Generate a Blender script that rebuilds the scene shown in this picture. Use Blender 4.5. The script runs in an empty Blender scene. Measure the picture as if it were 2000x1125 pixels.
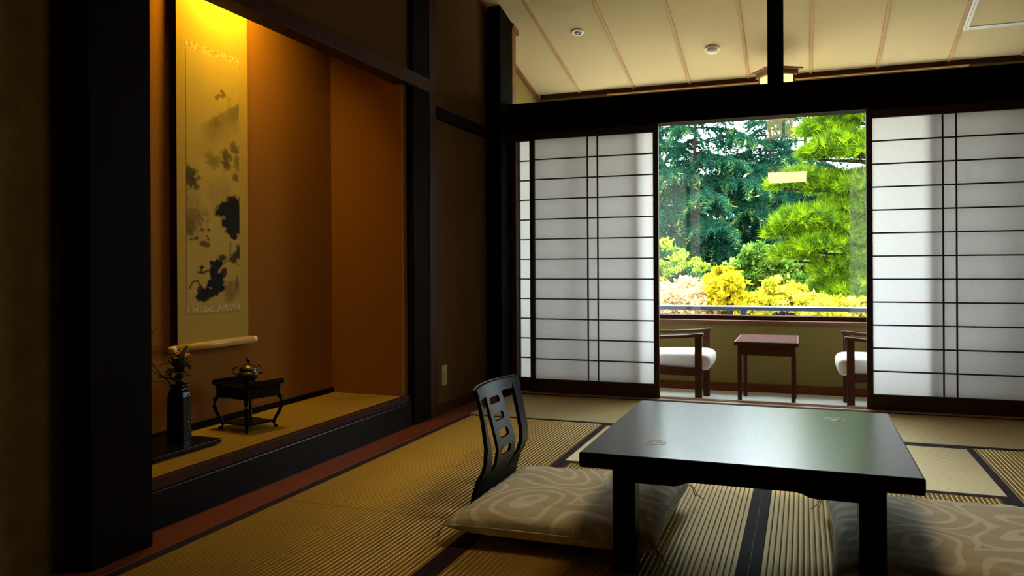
import bpy, math, random
import numpy as np
from mathutils import Vector, Matrix

random.seed(4); RNG = np.random.default_rng(7)
SC = bpy.context.scene
COL = SC.collection

# ------------------------------------------------------------------ camera
FPX, YAW, ROLL = 1544.0, math.atan(568/1544.0), 0.0055
fw = Vector((-math.sin(YAW), math.cos(YAW), 0))
r0 = Vector((math.cos(YAW), math.sin(YAW), 0)); u0 = Vector((0, 0, 1))
cr = r0*math.cos(ROLL) - u0*math.sin(ROLL)
cu = u0*math.cos(ROLL) + r0*math.sin(ROLL)
cam_d = bpy.data.cameras.new('camera'); cam = bpy.data.objects.new('camera', cam_d); COL.objects.link(cam)
cam_d.sensor_width = 36; cam_d.lens = FPX/2000*36; cam_d.shift_y = -41.5/2000
cam_d.clip_start = 0.05; cam_d.clip_end = 500
cam.matrix_world = Matrix(((cr.x, cu.x, -fw.x, 0), (cr.y, cu.y, -fw.y, 0), (cr.z, cu.z, -fw.z, 0.85), (0, 0, 0, 1)))
SC.camera = cam
SC.view_settings.view_transform = 'Standard'; SC.view_settings.look = 'None'
SC.view_settings.gamma = 1; SC.view_settings.use_curve_mapping = False
SC.view_settings.exposure = 0.38

# ------------------------------------------------------------------ daylight
w = bpy.data.worlds.new('sky'); SC.world = w; w.use_nodes = True
bg = w.node_tree.nodes['Background']
bg.inputs[0].default_value = (0.86, 0.95, 1.0, 1); bg.inputs[1].default_value = 7.9
sd = bpy.data.lights.new('sun', 'SUN'); sd.energy = 12.0; sd.angle = math.radians(1.0); sd.color = (1, .94, .82)
sun = bpy.data.objects.new('sun', sd); COL.objects.link(sun)
sun.rotation_euler = Vector((-.42, -.20, .88)).to_track_quat('Z', 'Y').to_euler()
pd = bpy.data.lights.new('window_portal', 'AREA'); pd.shape = 'RECTANGLE'; pd.size = 3.5; pd.size_y = 1.85
pd.cycles.is_portal = True
po = bpy.data.objects.new('window_portal', pd); COL.objects.link(po)
po.location = (-.3, 6.42, 1.35); po.rotation_euler = Vector((0, 1, 0)).to_track_quat('Z', 'Y').to_euler()
SC.cycles.max_bounces = 10; SC.cycles.diffuse_bounces = 6; SC.cycles.transmission_bounces = 8
SC.cycles.transparent_max_bounces = 16; SC.cycles.sample_clamp_indirect = 6

# ------------------------------------------------------------------ materials
MATS = {}
def nt(name):
    m = bpy.data.materials.new(name); m.use_nodes = True
    n = m.node_tree; n.nodes.clear()
    o = n.nodes.new('ShaderNodeOutputMaterial')
    MATS[name] = m
    return m, n, o
def lin(c): return tuple((x/12.92 if x <= .04045 else ((x+.055)/1.055)**2.4) for x in c)
def rgb(r, g, b): return lin((r/255, g/255, b/255)) + (1,)
def coords(n, scale=(1, 1, 1), kind='Object'):
    t = n.nodes.new('ShaderNodeTexCoord'); mp = n.nodes.new('ShaderNodeMapping')
    mp.inputs['Scale'].default_value = scale
    n.links.new(t.outputs[kind], mp.inputs[0]); return mp.outputs[0]
def noise(n, vec, scale, detail=4, rough=.6):
    t = n.nodes.new('ShaderNodeTexNoise'); t.inputs['Scale'].default_value = scale
    t.inputs['Detail'].default_value = detail; t.inputs['Roughness'].default_value = rough
    n.links.new(vec, t.inputs['Vector']); return t.outputs[0]
def ramp(n, fac, stops):
    r = n.nodes.new('ShaderNodeValToRGB'); cr_ = r.color_ramp
    while len(cr_.elements) < len(stops): cr_.elements.new(.5)
    for e, (p, c) in zip(cr_.elements, stops): e.position = p; e.color = c
    n.links.new(fac, r.inputs[0]); return r.outputs[0]
def bump(n, h, strength, dist=.002):
    b = n.nodes.new('ShaderNodeBump'); b.inputs['Strength'].default_value = strength
    b.inputs['Distance'].default_value = dist; n.links.new(h, b.inputs['Height']); return b.outputs[0]
def M(name, c1, c2=None, scale=30, stretch=(1, 1, 1), rough=.5, spec=.5, bmp=0, bdist=.002, detail=4, lo=.3, hi=.7, metal=0, coat=0, coat_rough=.1, ior=1.5):
    m, n, o = nt(name)
    p = n.nodes.new('ShaderNodeBsdfPrincipled'); n.links.new(p.outputs[0], o.inputs[0])
    p.inputs['Roughness'].default_value = rough; p.inputs['Specular IOR Level'].default_value = spec
    p.inputs['Metallic'].default_value = metal; p.inputs['IOR'].default_value = ior
    p.inputs['Coat Weight'].default_value = coat; p.inputs['Coat Roughness'].default_value = coat_rough
    if c2 is None and not bmp:
        p.inputs['Base Color'].default_value = c1; return m
    nz = noise(n, coords(n, stretch), scale, detail)
    n.links.new(ramp(n, nz, [(lo, c1), (hi, c2 or c1)]), p.inputs['Base Color'])
    if bmp: n.links.new(bump(n, nz, bmp, bdist), p.inputs['Normal'])
    return m
def emit(name, c, s):
    m, n, o = nt(name); e = n.nodes.new('ShaderNodeEmission')
    e.inputs[0].default_value = c; e.inputs[1].default_value = s; n.links.new(e.outputs[0], o.inputs[0]); return m

BLACKWOOD = M('black_wood', (.004, .0025, .002, 1), (.008, .005, .003, 1), 12, (1, 1, .08), .6, .5, .15, ior=1.08)
LACQ = M('black_lacquer', (.003, .003, .0035, 1), rough=.3, spec=.5, ior=1.18)
CHAIRLACQ = M('chair_lacquer', (.005, .006, .0055, 1), rough=.42, spec=.5, ior=1.28)
DARKBROWN = M('dark_brown_wood', (.030, .009, .004, 1), (.055, .017, .007, 1), 14, (1, 1, .06), .5, .5, .1, ior=1.15)
REDWOOD = M('red_brown_wood', (.13, .028, .010, 1), (.19, .05, .016, 1), 14, (1, .08, 1), .5, .15, .08)
TRIMWOOD = M('trim_wood', (.16, .055, .02, 1), (.23, .09, .032, 1), 14, (.06, 1, 1), .4, .4, .1)
BATTEN = M('batten_wood', (.42, .23, .075, 1), (.52, .30, .11, 1), 18, (1, .06, 1), .5, .3, .1)
THRESH = M('threshold_wood', (.33, .20, .11, 1), (.45, .29, .17, 1), 16, (.05, 1, 1), .35, .4, .1)
CHAIRWOOD = M('chair_wood', (.050, .014, .006, 1), (.090, .028, .012, 1), 16, (.2, .2, .2), .4, .4, .1, ior=1.25)
SHOJIWOOD = M('screen_wood', (.025, .011, .006, 1), (.045, .020, .010, 1), 20, (1, 1, .06), .45, .3, .1)
PLASTER2 = M('old_plaster', (.10, .07, .018, 1), (.165, .12, .036, 1), 9, (1, 1, 1), .95, .1, .3, .003, 8)
PLASTER = M('sand_plaster', (.070, .033, .007, 1), (.095, .046, .010, 1), 260, (1, 1, 1), .95, .1, .5, .002)
OLIVE = M('olive_plaster', (.23, .175, .050, 1), (.28, .22, .068, 1), 260, (1, 1, 1), .95, .1, .5, .002)
DARKWALL = M('dark_panel', (.045, .030, .018, 1), (.06, .04, .024, 1), 40, (1, 1, .1), .8, .2, .2)
TOKOWALL = M('alcove_plaster', (.18, .074, .011, 1), (.225, .095, .015, 1), 320, (1, 1, 1), .95, .1, .6, .002)
CEIL = M('woven_ceiling_cloth', (.60, .48, .27, 1), (.74, .61, .36, 1), 420, (1, .45, 1), .95, .1, .5, .0015)
CARPET = M('pale_carpet', (.76, .82, .77, 1), (.86, .90, .86, 1), 500, (1, 1, 1), 1, .05, .8, .004)
WHITEMETAL = M('white_metal', (.75, .76, .74, 1), rough=.35)
WHITEPLASTIC = M('white_plastic', (.78, .76, .70, 1), rough=.35)
GREYPLASTIC = M('grey_lens', (.35, .35, .36, 1), rough=.2)
IVORY = M('ivory_plastic', (.30, .24, .08, 1), rough=.4)
BLACKPL = M('black_plastic', (.01, .01, .01, 1), rough=.4)
RAIL = M('railing_paint', (.015, .03, .07, 1), rough=.25, spec=.6)
HERI = M('mat_border_cloth', (.022, .011, .020, 1), (.035, .018, .03, 1), 300, (1, 1, 1), .85, .15, .4, .001)
TASSEL = M('tassel_thread', (.25, .12, .04, 1), rough=.8)
GOLD = M('gold_inlay', (.50, .36, .22, 1), rough=.5, metal=.2)
SILK = M('mount_silk', (.31, .215, .035, 1), (.37, .26, .048, 1), 200, (1, 1, .3), .85, .2, .3, .001)
BROCADE = M('brocade_band', (.26, .18, .04, 1), (.46, .35, .10, 1), 60, (1, 1, 1.6), .7, .3, .1, .001, lo=.44, hi=.54)
ROD = M('roller_wood', (.40, .26, .10, 1), (.50, .34, .15, 1), 30, (1, .1, 1), .4, .4, .1)
BONE = M('bone_cap', (.68, .58, .40, 1), rough=.4)
BRONZE = M('dark_bronze', (.05, .045, .03, 1), (.26, .19, .07, 1), 60, (1, 1, 1), .35, .5, .6, .004, metal=.8, lo=.45, hi=.7)
CERAMIC = M('black_ceramic', (.004, .0035, .0035, 1), rough=.25, spec=.5, ior=1.22)
STUD = M('silver_stud', (.8, .8, .8, 1), rough=.15, metal=1)
LEAF = M('dark_leaf', (.012, .03, .012, 1), (.05, .075, .025, 1), 40, rough=.4)
STEM = M('dark_stem', (.02, .022, .01, 1), rough=.5)
PETAL = M('orange_petal', (.80, .34, .06, 1), (.9, .48, .12, 1), 60, rough=.6)
SEATCLOTH = M('white_chair_cloth', (.84, .83, .82, 1), (.93, .92, .91, 1), 24, (1, 1, 1), .85, .2, .2)
BARK = M('tree_bark', (.012, .010, .008, 1), (.030, .023, .018, 1), 14, (1, 1, .25), .9, .1, .6, .02)
BOUNCE_GROUND = M('garden_ground', (.36, .32, .22, 1), (.48, .43, .31, 1), 3, rough=.95, bmp=.5, bdist=.03)  # ground made pale so that it bounces warm light onto the ceiling
EXTWALL = M('outer_wall', (.5, .47, .42, 1), rough=.9)
LANTERNWOOD = M('lantern_wood', (.20, .085, .03, 1), (.30, .14, .05, 1), 30, (1, 1, .2), .5)
LANTERNPAPER = emit('lantern_paper', (1.0, .74, .16, 1), 2.2)
DIFFUSER = emit('pendant_diffuser', (1.0, .74, .42, 1), 10.0)
LAMPGLOW = emit('alcove_lamp_tube', (1.0, .62, .16, 1), 6.0)

def paper_mat():
    m, n, o = nt('shoji_paper')
    d = n.nodes.new('ShaderNodeBsdfDiffuse'); t = n.nodes.new('ShaderNodeBsdfTranslucent'); mx = n.nodes.new('ShaderNodeMixShader')
    nz = noise(n, coords(n), 90, 5)
    n.links.new(ramp(n, nz, [(.3, (.91, .90, .88, 1)), (.7, (.96, .95, .94, 1))]), d.inputs[0])
    n.links.new(ramp(n, nz, [(.3, (.77, .77, .77, 1)), (.7, (.87, .87, .87, 1))]), t.inputs[0]); mx.inputs[0].default_value = .51
    n.links.new(d.outputs[0], mx.inputs[1]); n.links.new(t.outputs[0], mx.inputs[2]); n.links.new(mx.outputs[0], o.inputs[0]); return m
PAPER = paper_mat()
def lace_mat():
    m, n, o = nt('lace_cloth')
    d = n.nodes.new('ShaderNodeBsdfDiffuse'); t = n.nodes.new('ShaderNodeBsdfTranslucent'); mx = n.nodes.new('ShaderNodeMixShader')
    d.inputs[0].default_value = (.85, .83, .78, 1); t.inputs[0].default_value = (.9, .88, .84, 1); mx.inputs[0].default_value = .6
    n.links.new(d.outputs[0], mx.inputs[1]); n.links.new(t.outputs[0], mx.inputs[2]); n.links.new(mx.outputs[0], o.inputs[0]); return m
LACE = lace_mat()
def glass_mat():
    m, n, o = nt('window_glass')
    t = n.nodes.new('ShaderNodeBsdfTransparent'); g = n.nodes.new('ShaderNodeBsdfGlossy'); mx = n.nodes.new('ShaderNodeMixShader')
    f = n.nodes.new('ShaderNodeFresnel'); f.inputs[0].default_value = 2.0
    t.inputs[0].default_value = (.96, .985, .975, 1); g.inputs['Roughness'].default_value = 0.0
    n.links.new(f.outputs[0], mx.inputs[0]); n.links.new(t.outputs[0], mx.inputs[1]); n.links.new(g.outputs[0], mx.inputs[2])
    n.links.new(mx.outputs[0], o.inputs[0]); return m
GLASS = glass_mat()
def tatami_mat():
    m, n, o = nt('woven_rush')
    d = n.nodes.new('ShaderNodeBsdfDiffuse'); gl = n.nodes.new('ShaderNodeBsdfAnisotropic'); mx = n.nodes.new('ShaderNodeMixShader')
    fine = noise(n, coords(n, (260, 12, 1)), 1, 3)
    big = noise(n, coords(n, (1.5, 1.5, 1)), 2, 3)
    c1 = ramp(n, fine, [(.25, (.29, .17, .020, 1)), (.75, (.50, .30, .045, 1))])
    c2 = ramp(n, big, [(.3, (.85, .85, .8, 1)), (.7, (1, 1, 1, 1))])
    mm = n.nodes.new('ShaderNodeMix'); mm.data_type = 'RGBA'; mm.blend_type = 'MULTIPLY'; mm.inputs[0].default_value = 1
    n.links.new(c1, mm.inputs[6]); n.links.new(c2, mm.inputs[7]); n.links.new(mm.outputs[2], d.inputs['Color'])
    gl.inputs['Color'].default_value = (.93, .81, .52, 1); gl.inputs['Roughness'].default_value = .48; gl.inputs['Anisotropy'].default_value = .62
    lw = n.nodes.new('ShaderNodeLayerWeight'); lw.inputs[0].default_value = .30
    mr = n.nodes.new('ShaderNodeMapRange'); mr.inputs['To Min'].default_value = .06; mr.inputs['To Max'].default_value = .78
    n.links.new(lw.outputs['Facing'], mr.inputs['Value']); n.links.new(mr.outputs[0], mx.inputs[0])
    vt = n.nodes.new('ShaderNodeVectorTransform'); vt.vector_type = 'VECTOR'; vt.convert_from = 'OBJECT'; vt.convert_to = 'WORLD'
    vt.inputs[0].default_value = (0, 1, 0); n.links.new(vt.outputs[0], gl.inputs['Tangent'])
    bm = bump(n, fine, .35, .0008); n.links.new(bm, d.inputs['Normal']); n.links.new(bm, gl.inputs['Normal'])
    n.links.new(d.outputs[0], mx.inputs[1]); n.links.new(gl.outputs[0], mx.inputs[2]); n.links.new(mx.outputs[0], o.inputs[0]); return m
TATAMI = tatami_mat()
def table_lacquer():
    m, n, o = nt('table_lacquer')
    p = n.nodes.new('ShaderNodeBsdfPrincipled'); n.links.new(p.outputs[0], o.inputs[0])
    p.inputs['Base Color'].default_value = (.004, .004, .0045, 1); p.inputs['Roughness'].default_value = .21
    p.inputs['Specular IOR Level'].default_value = .5; p.inputs['IOR'].default_value = 1.33
    nz = noise(n, coords(n), 330, 2)
    n.links.new(bump(n, nz, .25, .0006), p.inputs['Normal']); return m
TABLELAC = table_lacquer()
def cushion_mat():
    m, n, o = nt('cushion_cloth')
    p = n.nodes.new('ShaderNodeBsdfPrincipled'); n.links.new(p.outputs[0], o.inputs[0])
    p.inputs['Roughness'].default_value = .8; p.inputs['Specular IOR Level'].default_value = .25
    p.inputs['Sheen Weight'].default_value = .15
    v = coords(n, (1, 1, 1))
    nz = n.nodes.new('ShaderNodeTexNoise'); nz.inputs['Scale'].default_value = 2.6; nz.inputs['Detail'].default_value = 1
    n.links.new(v, nz.inputs['Vector'])
    ad = n.nodes.new('ShaderNodeVectorMath'); ad.operation = 'MULTIPLY_ADD'; ad.inputs[1].default_value = (.42, .42, 0)
    n.links.new(nz.outputs[1], ad.inputs[0]); n.links.new(v, ad.inputs[2])
    # overlapping ring motifs: distance to the nearest cell centre gives concentric petals
    vo = n.nodes.new('ShaderNodeTexVoronoi'); vo.inputs['Scale'].default_value = 3.1; vo.inputs['Randomness'].default_value = .55
    n.links.new(ad.outputs[0], vo.inputs['Vector'])
    mu = n.nodes.new('ShaderNodeMath'); mu.operation = 'MULTIPLY'; mu.inputs[1].default_value = 5.6*2*math.pi
    n.links.new(vo.outputs['Distance'], mu.inputs[0])
    sn = n.nodes.new('ShaderNodeMath'); sn.operation = 'SINE'; n.links.new(mu.outputs[0], sn.inputs[0])
    pat = ramp(n, sn.outputs[0], [(.48, (0, 0, 0, 1)), (.72, (1, 1, 1, 1))])
    cm = n.nodes.new('ShaderNodeMix'); cm.data_type = 'RGBA'
    cm.inputs[6].default_value = (.62, .54, .33, 1); cm.inputs[7].default_value = (.80, .76, .60, 1)
    n.links.new(pat, cm.inputs[0]); n.links.new(cm.outputs[2], p.inputs['Base Color'])
    fine = noise(n, coords(n, (1, .12, 1)), 260, 2)
    n.links.new(bump(n, fine, .4, .001), p.inputs['Normal']); return m
CUSHION = cushion_mat()
def foliage(name, stops, trans=.4, spec=.1):
    m, n, o = nt(name)
    a = n.nodes.new('ShaderNodeAttribute'); a.attribute_name = 'hue'
    c = ramp(n, a.outputs['Fac'], [(p, (q[0]*.68, q[1]*.68, q[2]*.68, 1)) for p, q in stops])
    d = n.nodes.new('ShaderNodeBsdfDiffuse'); t = n.nodes.new('ShaderNodeBsdfTranslucent'); mx = n.nodes.new('ShaderNodeMixShader')
    n.links.new(c, d.inputs[0]); n.links.new(c, t.inputs[0]); mx.inputs[0].default_value = trans
    n.links.new(d.outputs[0], mx.inputs[1]); n.links.new(t.outputs[0], mx.inputs[2]); n.links.new(mx.outputs[0], o.inputs[0]); return m
F_CEDAR = foliage('cedar_needles', [(0, (.010, .060, .038, 1)), (.6, (.022, .11, .06, 1)), (.85, (.09, .21, .06, 1)), (1, (.34, .44, .08, 1))], .15)
F_CEDAR2 = foliage('blue_cedar_needles', [(0, (.012, .065, .055, 1)), (.8, (.03, .12, .09, 1)), (1, (.10, .22, .09, 1))], .15)
F_PINE = foliage('pine_needles', [(0, (.035, .10, .02, 1)), (.4, (.13, .28, .015, 1)), (.8, (.46, .72, .012, 1)), (1, (.75, .98, .02, 1))], .16)
F_MAPLE = foliage('yellow_maple_leaves', [(0, (.62, .55, .02, 1)), (.6, (.85, .72, .03, 1)), (1, (.9, .55, .10, 1))], .45)
F_PEACH = foliage('peach_maple_leaves', [(0, (.75, .62, .22, 1)), (.5, (.88, .60, .36, 1)), (1, (.88, .78, .42, 1))], .45)
F_SHRUB = foliage('shrub_leaves', [(0, (.05, .17, .03, 1)), (.5, (.18, .36, .05, 1)), (1, (.60, .70, .14, 1))], .4)
F_DARK = foliage('evergreen_leaves', [(0, (.010, .045, .025, 1)), (.7, (.02, .08, .04, 1)), (1, (.12, .2, .04, 1))], .3)
F_PALE = foliage('pale_autumn_leaves', [(0, (.30, .50, .04, 1)), (.35, (.78, .78, .05, 1)), (.75, (.95, .84, .10, 1)), (1, (.95, .64, .34, 1))], .4)
F_LIME = foliage('lime_leaves', [(0, (.18, .36, .04, 1)), (.6, (.42, .56, .05, 1)), (1, (.72, .72, .08, 1))], .4)

# ------------------------------------------------------------------ helpers
WL = {}
def wloc(o): return WL[o.name]
class MB:
    def __init__(s): s.v = []; s.f = []
    def add(s, vs, fs):
        k = len(s.v); s.v += [tuple(x) for x in vs]; s.f += [tuple(i+k for i in f) for f in fs]; return s
    def box(s, x0, x1, y0, y1, z0, z1):
        return s.add([(x0,y0,z0),(x1,y0,z0),(x1,y1,z0),(x0,y1,z0),(x0,y0,z1),(x1,y0,z1),(x1,y1,z1),(x0,y1,z1)],
                     [(0,3,2,1),(4,5,6,7),(0,1,5,4),(1,2,6,5),(2,3,7,6),(3,0,4,7)])
    def prism(s, poly, axis, a, b):
        n = len(poly)
        def P(p, t): return (t, p[0], p[1]) if axis == 'x' else (p[0], t, p[1]) if axis == 'y' else (p[0], p[1], t)
        vs = [P(p, a) for p in poly] + [P(p, b) for p in poly]
        return s.add(vs, [tuple(range(n))[::-1], tuple(range(n, 2*n))] + [(i, (i+1) % n, n+(i+1) % n, n+i) for i in range(n)])
    def tube(s, path, rad, n=8, cap=True, flat=1.0):
        path = [Vector(p) for p in path]; vs = []; up = Vector((0, 0, 1))
        for i, p in enumerate(path):
            d = (path[min(i+1, len(path)-1)] - path[max(i-1, 0)]).normalized()
            a = d.cross(up)
            a = a.normalized() if a.length > 1e-3 else Vector((1, 0, 0))
            b = a.cross(d).normalized(); r = rad[i] if isinstance(rad, (list, tuple)) else rad
            for k in range(n):
                t = 2*math.pi*k/n; vs.append(p + a*math.cos(t)*r + b*math.sin(t)*r*flat)
        fs = []
        for i in range(len(path)-1):
            for k in range(n): fs.append((i*n+k, i*n+(k+1) % n, (i+1)*n+(k+1) % n, (i+1)*n+k))
        if cap: fs.append(tuple(range(n))[::-1]); fs.append(tuple((len(path)-1)*n+k for k in range(n)))
        return s.add(vs, fs)
    def sweep(s, path, hw, hh, rotz=0):    # square section bar along a path, section axes: horizontal and path normal
        path = [Vector(p) for p in path]; vs = []
        for i, p in enumerate(path):
            d = (path[min(i+1, len(path)-1)] - path[max(i-1, 0)]).normalized()
            a = d.cross(Vector((0, 0, 1)))
            a = a.normalized() if a.length > 1e-2 else Vector((math.cos(rotz), math.sin(rotz), 0))
            b = a.cross(d).normalized()
            W = hw[i] if isinstance(hw, (list, tuple)) else hw; H = hh[i] if isinstance(hh, (list, tuple)) else hh
            vs += [p - a*W - b*H, p + a*W - b*H, p + a*W + b*H, p - a*W + b*H]
        fs = [(3, 2, 1, 0), tuple(4*(len(path)-1)+k for k in range(4))]
        for i in range(len(path)-1):
            for k in range(4): fs.append((4*i+k, 4*i+(k+1) % 4, 4*i+4+(k+1) % 4, 4*i+4+k))
        return s.add(vs, fs)
    def lathe(s, prof, c, n=24, sq=0):
        vs = []
        for r, z in prof:
            for k in range(n):
                t = 2*math.pi*k/n; vs.append((c[0]+r*math.cos(t), c[1]+r*math.sin(t), c[2]+z))
        m = len(prof); fs = [(i*n+k, i*n+(k+1) % n, (i+1)*n+(k+1) % n, (i+1)*n+k) for i in range(m-1) for k in range(n)]
        fs += [tuple(range(n))[::-1], tuple((m-1)*n+k for k in range(n))]
        return s.add(vs, fs)
    def xf(s, mat, start=0):
        for i in range(start, len(s.v)): s.v[i] = tuple(mat @ Vector(s.v[i]))
        return s
    def build(s, name, mat, parent=None, bevel=0, smooth=False, seg=2):
        return finish(name, np.array(s.v, dtype=float), s.f, mat, parent, bevel, smooth, seg)
def finish(name, v, f, mat, parent=None, bevel=0, smooth=False, seg=2):
    lo, hi = v.min(0), v.max(0); org = np.array([(lo[0]+hi[0])/2, (lo[1]+hi[1])/2, lo[2]])
    me = bpy.data.meshes.new(name); me.from_pydata((v-org).tolist(), [], f); me.update()
    if mat: me.materials.append(mat)
    if smooth: me.polygons.foreach_set('use_smooth', [True]*len(me.polygons))
    o = bpy.data.objects.new(name, me); COL.objects.link(o)
    if parent is not None:
        o.parent = parent; o.location = Vector(org) - WL[parent.name]
    else: o.location = org
    WL[o.name] = Vector(org)
    if bevel:
        b = o.modifiers.new('bevel', 'BEVEL'); b.width = bevel; b.segments = seg; b.limit_method = 'ANGLE'
    return o
def tag(o, label=None, cat=None, group=None, kind=None):
    if label: o['label'] = label
    if cat: o['category'] = cat
    if group: o['group'] = group
    if kind: o['kind'] = kind
    return o
def thing(name, loc, label, cat, group=None):
    o = bpy.data.objects.new(name, None); o.empty_display_size = .05; COL.objects.link(o); o.location = loc
    WL[o.name] = Vector(loc); return tag(o, label, cat, group)
def dupe(o, off, parent=None):
    c = o.copy(); COL.objects.link(c); c.location = o.location + Vector(off)
    WL[c.name] = WL[o.name] + Vector(off)
    if parent is not None: c.parent = parent; c.location = WL[c.name] - WL[parent.name]
    return c
def st(name, mb, mat, label, cat='wall', bevel=0, smooth=False):
    return tag(mb.build(name, mat, None, bevel, smooth), label, cat, kind='structure')
def B(*a): return MB().box(*a)

# ------------------------------------------------------------------ floor and tatami mats
floor = st('floor', B(-2.45, 1.60, -2.0, 5.02, -.14, -.032), DARKBROWN, 'room floor laid with tatami mats', 'floor')
NMAT = 0
def tatami(x0, x1, y0, y1, along, parent, ztop=0.0, border=True, thick=.03, pitch=.0165, mat=TATAMI):
    L = (x1-x0) if along == 'x' else (y1-y0); Wd = (y1-y0) if along == 'x' else (x1-x0)
    g = .0015; L2, W2 = L/2-g, Wd/2-g; bw = .030 if border else 0
    n = max(2, round((2*W2-2*bw)/pitch)); prof = []
    for i in range(n):
        a = -W2+bw+(2*W2-2*bw)*i/n; d = (2*W2-2*bw)/n
        prof += [(a, -.0022), (a+.14*d, -.0004), (a+.5*d, 0), (a+.86*d, -.0004)]
    prof.append((W2-bw, -.0022))
    prof = [(-W2, -thick), (-W2, -.001)] + prof + [(W2, -.001), (W2, -thick)]
    v = []; m = len(prof)
    for x in (-L2, L2): v += [(x, y, z) for y, z in prof]
    f = [(i, i+1, m+i+1, m+i) for i in range(m-1)] + [(m-1, 0, m, 2*m-1), tuple(range(m))[::-1], tuple(range(m, 2*m))]
    me = bpy.data.meshes.new('tatami_mat'); me.from_pydata(v, [], [t[::-1] for t in f]); me.update(); me.materials.append(mat)
    o = bpy.data.objects.new('tatami_mat', me); COL.objects.link(o)
    c = Vector(((x0+x1)/2, (y0+y1)/2, ztop)); WL[o.name] = c; o.parent = parent; o.location = c - WL[parent.name]
    if along == 'y': o.rotation_euler.z = math.pi/2
    if border:
        for s in (-1, 1):
            yy = sorted((s*W2, s*(W2-bw)))
            bm = B(-L2, L2, yy[0], yy[1], -.004, .0012)
            b = bpy.data.meshes.new('border'); b.from_pydata(bm.v, [], bm.f); b.materials.append(HERI)
            bo = bpy.data.objects.new('border', b); COL.objects.link(bo); bo.parent = o
            WL[bo.name] = c
    return o
for a in [(-1.82, -.985, 2.43, 4.17, 'y'), (-1.82, -.985, .69, 2.43, 'y'), (-.985, -.147, 1.57, 3.30, 'y'), (-.147, .70, 1.57, 3.30, 'y'),
          (.70, 1.56, 2.43, 4.16, 'y'), (.70, 1.56, .69, 2.43, 'y'), (-1.82, -.13, 4.17, 5.015, 'x'), (-.13, 1.56, 4.17, 5.015, 'x'),
          (-.985, .70, 3.30, 4.165, 'x'), (-.985, .70, .72, 1.57, 'x')]:
    tatami(*a, floor)
st('trim_1', B(-1.97, -1.822, 1.5, 4.86, -.03, .003), REDWOOD, 'polished red-brown floor board running along the alcove step', 'floor board', .001)
st('trim_2', B(1.562, 1.60, .6, 5.02, -.03, .003), REDWOOD, 'red-brown floor edging board by the right wall', 'floor board')

# ------------------------------------------------------------------ left wall and alcove
st('wall_left', B(-2.07, -1.97, -2.1, 1.70, -.14, 2.95), PLASTER2, 'dark plaster wall beside the thick black post')
st('wall_left_upper', B(-2.05, -1.985, 1.70, 4.0, 1.90, 2.95), PLASTER, 'plaster wall above the alcove lintel')
st('wall_left_far', B(-2.12, -1.97, 4.085, 5.04, -.14, 2.95), PLASTER, 'plaster wall strip with outlet between alcove and screens')
st('trim_3', B(-2.05, -1.87, 1.664, 1.889, 0, 2.95), BLACKWOOD, 'thick black post at the near end of the alcove', 'post', .004)
st('trim_4', B(-2.12, -1.958, 3.80, 3.99, 0, 2.95), BLACKWOOD, 'black post at the far end of the alcove', 'post', .004)
st('trim_5', B(-2.12, -1.955, 3.99, 4.088, 0, 2.95), DARKBROWN, 'red-brown post face beside the wall outlet', 'post', .003)
st('trim_6', B(-2.04, -1.95, 1.87, 3.995, 1.825, 1.90), DARKBROWN, 'red-brown lintel beam across the alcove top', 'beam', .003)
st('trim_7', B(-1.972, -1.945, 4.088, 4.865, 1.70, 1.765), BLACKWOOD, 'dark picture rail on the left wall', 'rail', .002)
st('wall_alcove_back', B(-2.53, -2.434, 1.80, 3.84, 0, 2.75), TOKOWALL, 'alcove back wall behind the hanging scroll')
st('wall_alcove_side', B(-2.434, -2.0, 3.742, 3.84, .0, 2.75), TOKOWALL, 'alcove side wall beyond the incense stand')
st('wall_alcove_near', B(-2.434, -2.045, 1.80, 1.88, .0, 2.75), TOKOWALL, 'alcove side wall behind the thick black post')
st('ceiling_alcove', B(-2.53, -2.0, 1.80, 3.84, 2.60, 2.68), DARKWALL, 'alcove ceiling hidden above the lintel', 'ceiling')
st('trim_8', B(-2.05, -1.97, 1.888, 3.80, 0, .128), LACQ, 'black lacquered front step of the alcove', 'step', .004)
af = st('floor_alcove', B(-2.434, -2.05, 1.88, 3.742, 0, .132), DARKBROWN, 'raised alcove floor with a rush mat', 'floor')
TOKOTATAMI = TATAMI
tatami(-2.434, -2.002, 1.89, 3.742, 'y', af, .166, False, .037)
st('trim_21', B(-2.002, -1.980, 1.888, 3.80, .128, .165), DARKBROWN, 'thin brown edge board in front of the alcove mat', 'edge board', .002)
st('baseboard_alcove', B(-2.434, -2.424, 1.88, 3.742, .166, .192), BLACKWOOD, 'thin black baseboard along the alcove back wall', 'baseboard')
st('baseboard_left', B(-1.97, -1.955, 4.088, 4.865, .003, .055), DARKBROWN, 'low dark baseboard on the left wall', 'baseboard')

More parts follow.
